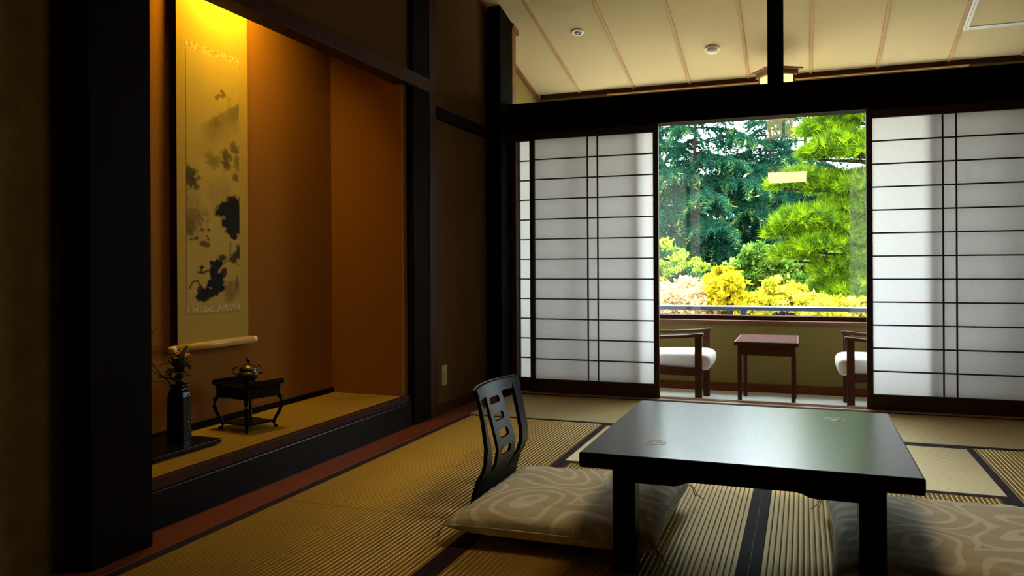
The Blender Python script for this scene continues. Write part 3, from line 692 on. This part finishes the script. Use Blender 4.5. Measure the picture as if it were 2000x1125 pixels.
tag(B(-2.434, SX+.004, 2.770, 2.778, 2.540, 2.550).build('hook', BRONZE, g))
# the ink painting, a print carried by a colour attribute on a fine sheet
NS, NT = 110, 340
S, T = np.meshgrid(np.linspace(0, 1, NS+1), np.linspace(0, 1, NT+1))
def vnoise(sx, sy, seed):
    r = np.random.default_rng(seed); gx, gy = int(sx)+3, int(sy)+3; G = r.random((gy, gx))
    x, y = S*sx, T*sy; i, j = x.astype(int), y.astype(int); a, b_ = x-i, y-j; a = a*a*(3-2*a); b_ = b_*b_*(3-2*b_)
    return (G[j, i]*(1-a)+G[j, i+1]*a)*(1-b_)+(G[j+1, i]*(1-a)+G[j+1, i+1]*a)*b_
def fbm(s, seed): return sum(vnoise(s*2**k, s*3.2*2**k, seed+k)/2**k for k in range(4))/1.875
ink = np.zeros_like(S); brown = np.zeros_like(S)
N1, N2, N3 = fbm(7, 1), fbm(14, 20), fbm(24, 40)
def sm(x, a, b_): t = np.clip((x-a)/(b_-a), 0, 1); return t*t*(3-2*t)
def blob(s, t, rs, rt, dark, edge=.5, rag=.8, N=None):
    global ink
    N = N2 if N is None else N
    d = np.sqrt(((S-s)/rs)**2+((T-t)/rt)**2)+(N-.5)*2*rag
    ink = np.maximum(ink, dark*(1-sm(d, 1-edge, 1+edge*.4)))
# misty peak, upper right
ridge = .155+.145*np.clip((1-S)/.85, 0, 1)+(N3-.5)*.02
mt = sm(T, ridge-.004, ridge+.012)*(1-sm(T, ridge+.03, ridge+.13+.05*S))*sm(S, .15, .55)
ink = np.maximum(ink, .55*mt*(.65+.7*(N1-.3)))
for s, t in ((.66, .132), (.70, .142), (.60, .152), (.56, .163), (.67, .15)): blob(s, t, .045, .010, .55, .4, .5, N3)
blob(.80, .235, .05, .10, .28, .8, .5)
for s, t, rs, rt, d in ((.90, .355, .14, .030, .62), (.74, .395, .12, .034, .68), (.72, .425, .10, .024, .70), (.50, .425, .15, .030, .45), (.42, .405, .12, .024, .36), (.93, .475, .08, .022, .6), (.96, .41, .08, .04, .5),
                        (.10, .505, .15, .042, .8), (.04, .485, .12, .03, .8), (.16, .53, .09, .02, .7)): blob(s, t, rs, rt, d, .6, .7, N3)
# streaked cliffs in the mist
st_ = np.abs(np.sin(S*38+N2*9))
ink = np.maximum(ink, .24*st_*sm(S, .25, .55)*(1-sm(S, .7, .9))*sm(T, .46, .53)*(1-sm(T, .56, .63)))
ink = np.maximum(ink, .30*st_*(1-sm(S, .18, .34))*sm(T, .53, .58)*(1-sm(T, .70, .76)))
blob(.16, .65, .22, .045, .5, .7, .8, N3); blob(.05, .69, .12, .05, .6, .6, .8)
# great dark tree at right
for s, t, rs, rt in ((.86, .585, .16, .035), (.72, .61, .20, .032), (.62, .625, .12, .022), (.90, .63, .22, .04), (.80, .665, .18, .03), (.95, .68, .16, .036), (.84, .70, .13, .022), (.94, .60, .14, .05), (.88, .72, .10, .016)):
    blob(s, t, rs, rt, .96, .35, .45, N3)
# stones, pine, boat
for s, t, rs, rt in ((.05, .71, .05, .008), (.17, .735, .045, .008), (.08, .74, .04, .006), (.30, .755, .11, .012), (.36, .725, .03, .005), (.39, .738, .03, .006), (.40, .70, .04, .007), (.28, .70, .04, .008), (.36, .758, .06, .012)):
    blob(s, t, rs, rt, .72, .4, .45, N3)
for s, t, rs, rt in ((.66, .808, .10, .016), (.93, .80, .13, .026), (.88, .815, .10, .02), (.97, .785, .06, .03)): blob(s, t, rs, rt, .82, .5, .6, N3)
def line(pts, wd, dark):
    global ink
    for (a, b_), (c, d) in zip(pts[:-1], pts[1:]):
        asp = 3.2; ax, ay, bx_, by = a, b_*asp, c, d*asp; L2 = (bx_-ax)**2+(by-ay)**2
        q = np.clip(((S-ax)*(bx_-ax)+(T*asp-ay)*(by-ay))/L2, 0, 1); dist = np.hypot(S-ax-q*(bx_-ax), T*asp-ay-q*(by-ay))
        ink = np.maximum(ink, dark*(1-sm(dist, wd*.5, wd)))
line([(.20, .868), (.27, .872), (.40, .860)], .018, .8); line([(.26, .866), (.27, .846)], .022, .95); line([(.24, .85), (.29, .848)], .02, .9)
line([(.80, .80), (.82, .745)], .02, .5)
# rocks in the foreground
rk = lambda s, t, rs, rt, d: blob(s, t, rs, rt, d, .25, .5, N2)
for a in ((.55, .835, .13, .02, .97), (.50, .86, .10, .03, .97), (.54, .89, .12, .03, .97), (.60, .90, .11, .03, .95), (.45, .915, .10, .02, .97), (.55, .925, .14, .03, .95), (.42, .95, .18, .022, .97), (.28, .965, .17, .020, .92), (.24, .94, .07, .02, .85), (.68, .875, .06, .03, .8)): rk(*a)
line([(.05, .93), (.10, .905), (.18, .900), (.24, .92), (.33, .945)], .016, .8)
line([(.62, .845), (.75, .822), (.90, .826), (.99, .842)], .010, .55)
blob(.80, .95, .16, .05, .45, .7, .6, N2); blob(.93, .93, .10, .04, .4, .7, .6, N2)
for t in (.885, .895, .905, .918, .925): line([(.935, t), (.955, t+.004)], .010, .8)
for t in (.892, .912, .93): line([(.955, t), (.94, t+.006)], .008, .8)
br = np.zeros_like(S)
for s, t, rs, rt in ((.12, .93, .13, .04), (.72, .86, .14, .03), (.70, .93, .2, .03), (.2, .66, .2, .03)):
    br = np.maximum(br, 1-sm(np.hypot((S-s)/rs, (T-t)/rt)+(N2-.5)*.8, .3, 1.1))
base = np.array([.38, .28, .062]); bcol = np.array([.42, .24, .10]); icol = np.array([.004, .0035, .0035])
mott = (.93+.14*(N1-.5))[..., None]
C = base*mott; C = C*(1-.55*br[..., None])+bcol*.55*br[..., None]
ii = np.clip(ink*(.95+.30*N3), 0, 1)[..., None]; C = C*(1-ii)+icol*ii
v = np.stack([np.full(S.size, 0.0), (2.607+S*.328).ravel(), (1.768-T*1.076).ravel()], 1)
v[:, 0] = SX+.0013
idx = lambda j, i: j*(NS+1)+i
f = [(idx(j, i), idx(j+1, i), idx(j+1, i+1), idx(j, i+1)) for j in range(NT) for i in range(NS)]
po_ = finish('painting', v, f, None, mount)
at = po_.data.color_attributes.new('print', 'FLOAT_COLOR', 'POINT')
at.data.foreach_set('color', np.concatenate([C.reshape(-1, 3), np.ones((S.size, 1))], 1).ravel().astype(np.float32))
m_, n_, o_ = nt('ink_print'); p_ = n_.nodes.new('ShaderNodeBsdfPrincipled'); a_ = n_.nodes.new('ShaderNodeAttribute'); a_.attribute_name = 'print'
n_.links.new(a_.outputs['Color'], p_.inputs['Base Color']); p_.inputs['Roughness'].default_value = .85; p_.inputs['Specular IOR Level'].default_value = .2
n_.links.new(p_.outputs[0], o_.inputs[0]); po_.data.materials.append(m_)
tag(po_, 'ink landscape of misty cliffs, dark trees, rocks and a small boat')

# ------------------------------------------------------------------ alcove ornaments
AZ = .1662
g = thing('vase_tray', (-2.25, 2.33, AZ), 'flat black lacquered tray under the dark vase', 'tray')
B(-2.372, -2.128, 2.15, 2.50, AZ+.006, AZ+.024).build('board', LACQ, g, .004, seg=3)
for x in (-2.36, -2.16):
    for y in (2.17, 2.46): B(x, x+.02, y, y+.02, AZ, AZ+.006).build('foot', LACQ, g)
VX, VY, VZ = -2.268, 2.425, AZ+.024
g = thing('flower_vase', (VX, VY, VZ), 'tall black faceted vase with a row of silver studs in the alcove', 'vase')
RV = Matrix.Translation((VX, VY, VZ)) @ Matrix.Rotation(math.radians(8), 4, 'Z')
def vsec(a, z, ch=.28):
    c = a*(1-ch); return [(a, -c, z), (a, c, z), (c, a, z), (-c, a, z), (-a, c, z), (-a, -c, z), (-c, -a, z), (c, -a, z)]
vs = []; secs = [(.036, 0), (.0365, .02), (.0355, .10), (.0345, .165), (.031, .182), (.023, .192), (.022, .199), (.030, .208), (.031, .212), (.025, .212), (.019, .20)]
for a, z in secs: vs += vsec(a, z)
k = 8; fs = [(j*k+i, j*k+(i+1) % k, (j+1)*k+(i+1) % k, (j+1)*k+i) for j in range(len(secs)-1) for i in range(k)] + [tuple(range(k))[::-1], tuple((len(secs)-1)*k+i for i in range(k))]
vbody = MB().add(vs, fs).xf(RV).build('body', CERAMIC, g, .002)
for q in range(11):
    z = .022+q*.0148; m = MB().lathe([(.0024, -.0018), (.0027, 0), (.0018, .0018), (.0002, .0026)], (0, 0, 0), 8)
    m.xf(RV @ Matrix.Translation((.0358, .010, z)) @ Matrix.Rotation(math.pi/2, 4, 'Y')); m.build('stud', STUD, vbody, 0, True)
g = thing('flower_arrangement', (VX, VY, VZ+.19), 'dark leaves, arching stems and one orange flower in the vase', 'flowers')
def leafblade(m, base, d, L, Wd, curlv=.3):
    d = Vector(d).normalized(); s = d.cross(Vector((0, 0, 1))); s = s.normalized() if s.length > .05 else Vector((1, 0, 0)); up = s.cross(d)
    vs = []; nn = 8
    for i in range(nn+1):
        t = i/nn; p = Vector(base)+d*L*t-Vector((0, 0, 1))*curlv*L*t*t; ww = Wd*math.sin(math.pi*min(1, t*.93+.05))**.8
        vs += [p-s*ww+up*ww*.3, p, p+s*ww+up*ww*.3]
    m.add(vs, [(3*i+a, 3*i+a+1, 3*i+a+4, 3*i+a+3) for i in range(nn) for a in (0, 1)])
rr = random.Random(3); top = Vector((VX, VY, VZ+.20))
for q in range(44):
    a = rr.uniform(0, 6.28); e = rr.uniform(.1, 1.3); hgt = rr.uniform(0, .10)
    m = MB(); leafblade(m, top+Vector((rr.uniform(-.01, .01), rr.uniform(-.01, .01), hgt)), (math.cos(a)*math.cos(e), math.sin(a)*math.cos(e), math.sin(e)), rr.uniform(.055, .105), rr.uniform(.009, .017), rr.uniform(.1, .5))
    m.build('leaf', LEAF, g, 0, True)
MB().tube([top-Vector((0, 0, .03)), top+Vector((.004, .006, .06)), top+Vector((.006, .014, .115))], [.003, .0025, .002], 6).build('stem', STEM, g)
m = MB(); fc = top+Vector((.006, .014, .112))
for q in range(60):
    a = rr.uniform(0, 6.28); e = rr.uniform(.2, 1.4); leafblade(m, fc, (math.cos(a)*math.cos(e), math.sin(a)*math.cos(e), math.sin(e)), rr.uniform(.03, .048), .0045, .12)
tag(m.build('flower_head', PETAL, g, 0, True), 'orange flower head')
arcs = [[(0, 0, -.02), (-.03, -.04, .04), (-.055, -.085, .075), (-.065, -.10, .11), (-.05, -.085, .16), (-.02, -.05, .18)],
        [(0, 0, -.02), (-.03, -.055, .05), (-.05, -.10, .12), (-.045, -.10, .20), (-.02, -.065, .265)], [(0, 0, -.02), (-.02, -.06, .03), (-.03, -.10, .035), (-.035, -.125, .01)]]
for a in arcs: MB().tube([top+Vector(p) for p in a], [.002]*(len(a)-1)+[.0006], 6).build('stem', STEM, g, 0, True)

# display stand
PX, PY = -2.222, 2.775
g = thing('display_stand', (PX, PY, AZ), 'small black lacquer stand with curved legs on the alcove mat', 'stand')
RS = Matrix.Translation((PX, PY, AZ)) @ Matrix.Rotation(math.radians(-12), 4, 'Z')
hx, hy = .098, .092
B(-hx, hx, -hy, hy, .178, .190).xf(RS).build('top_board', LACQ, g, .002)
for s in (-1, 1):   # upturned scroll ends
    a, b_ = sorted((s*hx, s*(hx-.0))); 
    MB().prism([(s*hx*.98, .186), (s*(hx+.018), .192), (s*(hx+.022), .204), (s*(hx+.012), .214), (s*(hx+.002), .210), (s*(hx+.006), .200), (s*hx*.9, .192)], 'y', -hy, hy).xf(RS).build('scroll_end', LACQ, g, .001)
for a in ((-hx+.006, hx-.006, -hy, -hy+.008), (-hx+.006, hx-.006, hy-.008, hy), (-hx, -hx+.008, -hy+.008, hy-.008), (hx-.008, hx, -hy+.008, hy-.008)):
    B(*a, .140, .178).xf(RS).build('apron', LACQ, g, .001)
m = MB()
rr = random.Random(8)
for q in range(14):
    y = -hy*.55+q*hy*1.1/13; m.lathe([(.005, -.001), (.004, .0014), (.0005, .0022)], (0, 0, 0), 6).xf(Matrix.Translation((hx+.0005, y, .158+.006*math.sin(q*2.1))) @ Matrix.Rotation(math.pi/2, 4, 'Y'), len(m.v)-18)
m.xf(RS); m.build('carving', LACQ, g, 0, True)
for sx in (-1, 1):
    for sy in (-1, 1):
        pts = [(.92, .142), (1.02, .125), (1.03, .10), (.94, .07), (.82, .042), (.76, .022), (.80, .010), (.90, .007)]
        MB().tube([RS @ Vector((sx*hx*a, sy*hy*a, z)) for a, z in pts], [.009, .009, .0085, .0075, .007, .0075, .008, .006], 8).build('leg', LACQ, g, 0, True)
B(-hx*.76, hx*.76, -hy*.76, hy*.76, .026, .034).xf(RS).build('lower_shelf', LACQ, g, .001)
# incense burner
BX, BY, BZ = PX, PY, AZ+.1905
g = thing('incense_burner', (BX, BY, BZ), 'small ornate bronze incense burner on the black stand', 'incense burner')
MB().lathe([(.020, .014), (.032, .020), (.042, .032), (.045, .044), (.040, .052), (.034, .056), (.037, .060)], (BX, BY, BZ), 28).build('bowl', BRONZE, g, 0, True)
MB().lathe([(.038, .060), (.037, .066), (.031, .074), (.020, .082), (.010, .086), (.004, .087)], (BX, BY, BZ), 28).build('lid', BRONZE, g, 0, True)
MB().lathe([(.005, .085), (.004, .092), (.010, .098), (.011, .105), (.006, .112), (.001, .115)], (BX, BY, BZ), 12).build('finial', BRONZE, g, 0, True)
for q in range(3):
    a = q*2.094+.4; c, s = math.cos(a), math.sin(a)
    MB().tube([(BX+.024*c, BY+.024*s, BZ+.022), (BX+.031*c, BY+.031*s, BZ+.010), (BX+.034*c, BY+.034*s, BZ+.001)], [.008, .006, .0055], 8).build('foot', BRONZE, g, 0, True)
for s in (-1, 1):
    dx, dy = s*.77, s*.64
    MB().tube([(BX+dx*.040, BY+dy*.040, BZ+.042), (BX+dx*.058, BY+dy*.058, BZ+.046), (BX+dx*.060, BY+dy*.060, BZ+.066), (BX+dx*.046, BY+dy*.046, BZ+.080), (BX+dx*.040, BY+dy*.040, BZ+.072)], .004, 8).build('handle', BRONZE, g, 0, True)

# ------------------------------------------------------------------ outside: ground, railing
tag(B(-60, 60, 6.4, 120, -3.7, -3.2).build('ground', BOUNCE_GROUND), 'garden ground far below the window, made pale to bounce light indoors', 'ground', kind='structure')
st('wall_outer_lower', B(-2.6, 1.72, -2.2, 6.40, -3.7, -.20), EXTWALL, 'storey below the room')
g = thing('balcony_railing', (-.3, 7.03, -.25), 'dark blue-black railing outside the garden window', 'railing')
B(-3.4, 2.8, 7.00, 7.06, .466, .4965).build('top_rail', RAIL, g, .002)
B(-3.4, 2.8, 6.995, 7.065, .4965, .504).build('rail_highlight', WHITEMETAL, g, .002)  # pale strip in place of the white highlight along the rail top
B(-3.4, 2.8, 7.015, 7.045, .06, .085).build('lower_rail', RAIL, g, .003)
for x in (-2.60, -1.54, -.478, .584, 1.646): B(x-.027, x+.027, 7.005, 7.055, -.25, .466).build('post', RAIL, g, .003)
st('balcony_slab', B(-3.5, 2.9, 6.40, 7.15, -.40, -.25), EXTWALL, 'balcony slab under the railing', 'balcony')

# ------------------------------------------------------------------ trees
def tri_obj(name, V, mat, parent, hue):
    """V: (n,3,3) triangles; hue: (n,)"""
    n = len(V); v = V.reshape(-1, 3); org = np.array(WL[parent.name])
    me = bpy.data.meshes.new(name); me.vertices.add(3*n); me.vertices.foreach_set('co', (v-org).astype(np.float32).ravel())
    me.loops.add(3*n); me.loops.foreach_set('vertex_index', np.arange(3*n, dtype=np.int32))
    me.polygons.add(n); me.polygons.foreach_set('loop_start', np.arange(0, 3*n, 3, dtype=np.int32)); me.polygons.foreach_set('loop_total', np.full(n, 3, np.int32))
    a = me.attributes.new('hue', 'FLOAT', 'POINT'); a.data.foreach_set('value', np.repeat(hue, 3).astype(np.float32))
    me.update(); me.validate(); me.materials.append(mat)
    o = bpy.data.objects.new(name, me); COL.objects.link(o); o.parent = parent; o['kind'] = 'stuff'; WL[o.name] = WL[parent.name]; return o
def unit(a): return a/np.maximum(np.linalg.norm(a, axis=-1, keepdims=True), 1e-9)
def needles(P, D, L, Wd):
    """one thin triangle per needle"""
    s = unit(np.cross(D, RNG.normal(size=D.shape))); h_ = (Wd/2)[:, None]*s
    return np.stack([P-h_, P+h_, P+D*L[:, None]], 1)
def leaves(P, size, flat=.5):
    n = len(P); N = unit(RNG.normal(size=(n, 3))+np.array([0, 0, flat*2])); a = unit(np.cross(N, RNG.normal(size=(n, 3)))); b = np.cross(N, a)
    s = (size*RNG.uniform(.6, 1.3, n))[:, None]
    A, Bq, Cq, Dq = P-a*s, P+b*s*.55, P+a*s, P-b*s*.55
    return np.concatenate([np.stack([A, Bq, Cq], 1), np.stack([A, Cq, Dq], 1)])
def shell(c, r, n, inner=.55, top=False):
    d = unit(RNG.normal(size=(n, 3)))
    if top: d[:, 2] = np.abs(d[:, 2])*1.0-.25; d = unit(d)
    q = RNG.uniform(inner, 1, (n, 1))**.6
    return np.array(c)+d*q*np.array(r), d
GZ = -3.2
def trunk(g, x, y, r, z1, name='trunk', lean=(0, 0), z0=GZ):
    pts = [(x+lean[0]*t+.08*math.sin(3*t+x), y+lean[1]*t, z0+(z1-z0)*t) for t in np.linspace(0, 1, 9)]
    MB().tube(pts, [r*(1-.75*t) for t in np.linspace(0, 1, 9)], 10).build(name, BARK, g, 0, True)
def cedar(x, y, z1, label, mat, nb, Lmax, zlow, r=.2, seed=1, tip=.14, dens=1.0):
    rr = np.random.default_rng(seed)
    g = thing('cedar_tree', (x, y, GZ), label, 'tree', 'cedars beyond the railing')
    trunk(g, x, y, r, z1)
    tris = []; hues = []; wood = MB()
    zs = np.sort(rr.uniform(0, 1, nb)); 
    for k in range(nb):
        t = (k+.5)/nb; z = zlow+(z1-zlow)*t; az = k*2.4+rr.uniform(-.4, .4); L = Lmax*(1-t)**.6*rr.uniform(.75, 1.1)+.3
        d = np.array([math.cos(az), math.sin(az), 0]); side = np.array([-d[1], d[0], 0])
        s = np.linspace(0, 1, 10); rise = rr.uniform(.02, .14); dr = rr.uniform(.12, .26)
        sp = np.array([x, y, z])+d*(s*L)[:, None]; sp[:, 2] += rise*L*s-dr*L*s**2.4
        sp += side*(rr.normal()*.06*L*s**2)[:, None]
        wood.tube([tuple(p) for p in sp], [.035*(1-.8*q)*L/Lmax+.008 for q in s], 5, False)
        nt_ = int(L/.07*dens)
        for q in range(nt_):
            tt = .16+.84*(q+rr.uniform())/nt_; p0 = np.array([np.interp(tt, s, sp[:, c]) for c in range(3)])
            sg = 1 if q % 2 else -1; ang = rr.uniform(.7, 1.25); l = (.20+.62*(1-tt))*min(1, L/2)*rr.uniform(.7, 1.2)+.10
            dd = d*math.cos(ang)+side*sg*math.sin(ang); n = max(5, int(l/.024*dens))
            u_ = np.linspace(0, 1, n); P = p0+dd*(u_*l)[:, None]; P[:, 2] -= (.18*u_+.75*u_**2)*l*rr.uniform(.5, 1.2)
            rep = 3; P = np.repeat(P, rep, 0)+rr.normal(size=(n*rep, 3))*.012
            D = unit(dd*rr.uniform(.6, 1.0)+rr.normal(size=P.shape)*.55+np.array([0, 0, -.35]))
            Ln = rr.uniform(.09, .18, len(P)); tris.append(needles(P, D, Ln, rr.uniform(.022, .038, len(P))))
            young = 1 if rr.random() < tip*(1+2*(tt > .7)) else 0
            hues.append(np.clip(rr.uniform(0, .62, len(P))+young*np.repeat(u_, rep)*.5, 0, 1))
    wood.build('branches', BARK, g, 0, True)
    tri_obj('needle_sprays', np.concatenate(tris), mat, g, np.concatenate(hues))
cedar(-2.55, 20.5, 5.8, 'tall dark cedar with drooping sprays at the left of the window', F_CEDAR, 62, 3.3, -2.0, .11, 1, .22)
cedar(-.86, 21.5, 4.9, 'dark cedar with layered branches in the middle of the window', F_CEDAR, 66, 3.2, -2.0, .12, 2, .18)
cedar(.05, 26.0, 6.4, 'blue-green cedar rising behind, left of the bright pine', F_CEDAR2, 54, 3.0, -1.0, .15, 3, .06)
cedar(-4.4, 26.5, 6.2, 'blue-green cedar standing behind at the left window edge', F_CEDAR2, 54, 3.2, -1.0, .12, 4, .08)

def pine(x, y, label):
    rr = np.random.default_rng(11); g = thing('pine_tree', (x, y, GZ), label, 'tree')
    trunk(g, x, y, .16, 4.6, lean=(.25, .1))
    pads = [(.60, 0, 2.92, .55, .26), (.30, .1, 2.62, .36, .22), (.98, .1, 2.75, .52, .26), (.50, -.1, 2.36, .42, .22), (.90, -.2, 2.28, .44, .24), (.20, .05, 2.30, .24, .14),
            (.02, .05, 1.98, .30, .14), (-.24, 0, 1.90, .20, .08), (.34, .15, 1.88, .36, .2), (.75, 0, 1.84, .42, .24), (.55, .1, 1.60, .36, .2), (.95, 0, 1.55, .4, .24),
            (.06, -.05, 1.42, .44, .19), (-.22, .05, 1.27, .25, .16), (.42, .1, 1.30, .40, .22), (.20, -.1, 1.08, .36, .18), (-.12, 0, .96, .28, .16),
            (.66, .1, 1.12, .36, .22), (.88, 0, .85, .40, .22), (.45, 0, .76, .34, .18), (.66, -.1, .50, .38, .22), (.34, .1, .50, .26, .16), (.95, .1, .35, .36, .22), (1.0, .1, 1.28, .4, .24),
            (1.5, .2, 2.5, .5, .25), (1.6, .1, 1.9, .5, .25), (1.55, 0, 1.3, .5, .25), (1.5, .1, .7, .5, .25),
            (1.2, .3, 3.3, .6, .25), (.85, .2, 3.5, .5, .2), (1.3, .2, 3.9, .5, .25)]
    tr = []; hu = []; wood = MB()
    for px, dy, pz, pr, ph in pads:
        c = np.array([px, y+dy, pz]); n = int(900*pr*pr/.16*.55)+60
        bz = pz-ph*.4; wood.tube([(x+.1, y, bz-.25), ((x+px)/2, y+dy*.5, bz-.05), (px, y+dy, bz)], [.045, .032, .014], 6, False)
        P, d = shell(c, (pr, pr, ph), n, .35, True)
        nn = 18; up = unit(d*np.array([1, 1, .6])+np.array([0, 0, .75])); P2 = np.repeat(P, nn, 0); U = np.repeat(up, nn, 0)
        D = unit(U+rr.normal(size=U.shape)*.55); L = rr.uniform(.08, .16, len(P2))
        tr.append(needles(P2, D, L, np.full(len(P2), .008)))
        hu.append(np.clip(np.repeat(rr.uniform(0, .8, n), nn)+rr.uniform(-.15, .2, len(P2)), 0, 1))
    wood.build('branches', BARK, g, 0, True)
    tri_obj('needle_tufts', np.concatenate(tr), F_PINE, g, np.concatenate(hu))
pine(1.25, 11.2, 'bright yellow-green pine with layered pads at the right of the window')

def broadleaf(name, label, x, y, blobs, n, size, mat, group=None, inner=.5, r=.07, flat=.5, cat='tree', hue=(0, 1), seed=5):
    rr = np.random.default_rng(seed); g = thing(name, (x, y, GZ), label, cat, group)
    top = max(b[2] for b in blobs); trunk(g, x, y, r, top-.35)
    vol = np.array([b[3]*b[3]+b[3]*b[5] for b in blobs]); vol = vol/vol.sum(); tr = []; hu = []; wood = MB()
    for (bx_, by_, bz_, rx, ry, rz), q in zip(blobs, vol):
        k = int(n*q); nc = max(4, k//55); Cc, d = shell((bx_, by_, bz_), (rx, ry, rz), nc, .35)
        P = np.repeat(Cc, k//nc+1, 0)[:k]+rr.normal(size=(k, 3))*np.array([.34, .34, .20])*rx*.55
        tri = leaves(P, size, flat); tr.append(tri); h0 = np.clip(np.repeat(rr.uniform(*hue, nc), k//nc+1)[:k]*.6+rr.uniform(0, .4, k), 0, 1); hu.append(np.concatenate([h0, h0]))
        zb = min(bz_-.6, top-1.2)
        wood.tube([(x, y, zb), ((x+bx_)/2, (y+by_)/2, (zb+bz_)/2+.1), (bx_, by_, bz_)], [.03, .018, .006], 5, False)
        for w_ in range(5):
            e = P[rr.integers(0, k)]; wood.tube([(bx_, by_, bz_-.1), tuple((np.array((bx_, by_, bz_))+e)/2+rr.normal(size=3)*.03), tuple(e)], [.008, .006, .003], 4, False)
    wood.build('branches', BARK, g, 0, True)
    tri_obj('foliage', np.concatenate(tr), mat, g, np.concatenate(hu))
def mounds(x0, x1, y, zt, n, r, seed, zdrop=.5, dy=.5):
    rr = np.random.default_rng(seed); out = []
    for k in range(n):
        x = x0+(x1-x0)*(k+.5)/n+rr.normal()*.05; z = zt(x)+rr.uniform(-zdrop, 0)
        rx = r*rr.uniform(.7, 1.2); out.append((x, y+rr.uniform(-dy, dy), z-rx*.5, rx, rx, rx*.62))
    return out
yz = lambda x: np.interp(x, [-1.0, -.98, -.82, -.70, -.45, .3], [.58, .80, .86, .70, .52, .50])
broadleaf('maple_tree', 'bright yellow maple crown at the bottom middle of the window', -.84, 9.4, mounds(-1.0, -.62, 9.4, yz, 7, .19, 1, .3)+[(-.90, 9.4, .62, .17, .2, .22), (-.86, 9.35, .74, .10, .12, .12)], 11000, .030, F_MAPLE, 'maples below the railing', seed=21)
broadleaf('maple_tree', 'peach and cream maple crown at the bottom left of the window', -1.75, 9.8, mounds(-2.6, -.9, 9.8, lambda x: np.interp(x, [-2.6, -1.9, -1.5, -1.25, -.9], [.4, .55, .78, .72, .45]), 18, .30, 2, .3), 26000, .030, F_PEACH, 'maples below the railing', seed=22)
broadleaf('maple_tree', 'pale yellow and peach maple crown right of the bright yellow maple', .3, 10.2, mounds(-.72, 1.3, 10.2, lambda x: np.interp(x, [-.72, -.3, .1, 1.3], [.62, .70, .58, .50]), 26, .20, 3, .42), 24000, .028, F_PALE, 'maples below the railing', seed=23)
broadleaf('leafy_shrub', 'mid-green leafy shrub behind the yellow maple', -.35, 12.5, mounds(-1.0, .5, 12.5, lambda x: np.interp(x, [-1, -.6, 0, .5], [.85, 1.15, .95, .8]), 20, .28, 4, .5), 24000, .040, F_SHRUB, 'leafy garden shrubs', cat='shrub', seed=24)
broadleaf('leafy_shrub', 'light green leafy shrub under the bright pine', .75, 13.0, mounds(.1, 1.8, 13.0, lambda x: 1.0, 14, .32, 5, .7), 20000, .042, F_SHRUB, 'leafy garden shrubs', cat='shrub', seed=25)
broadleaf('small_tree', 'airy lime-green young tree at the left edge of the window', -2.0, 13.5, mounds(-2.7, -1.55, 13.5, lambda x: np.interp(x, [-2.7, -2.1, -1.55], [1.3, 1.45, .9]), 12, .24, 6, .6), 2600, .036, F_LIME, seed=26)
for i, (lb, x0, x1, y, zt) in enumerate([('dark evergreen mass far out to the left of the garden', -13.0, -7.6, 31, 4.2), ('dark evergreen mass far out to the right of the garden', 4.4, 9.5, 31, 4.2), ('dark evergreen mass filling the gap behind the left cedar', -7.5, -3.2, 31, 4.0), ('dark evergreen mass behind the middle cedar', -3.6, .2, 30, 4.3), ('dark evergreen mass behind the bright pine', -.2, 4.2, 31, 4.3)]):
    broadleaf('evergreen_tree', lb, (x0+x1)/2, y, mounds(x0, x1, y, lambda x: zt, 34, .95, 40+i, 6.0, 1.0), 42000, .09, F_DARK, 'background evergreens', r=.16, seed=50+i)

cedar(-6.6, 22.5, 6.0, 'dark cedar standing off to the left, beyond the window edge', F_CEDAR, 44, 3.0, -1.5, .11, 6, .2)
cedar(4.6, 23.5, 6.4, 'dark cedar standing off to the right, behind the bright pine', F_CEDAR, 44, 3.0, -1.5, .11, 7, .2)
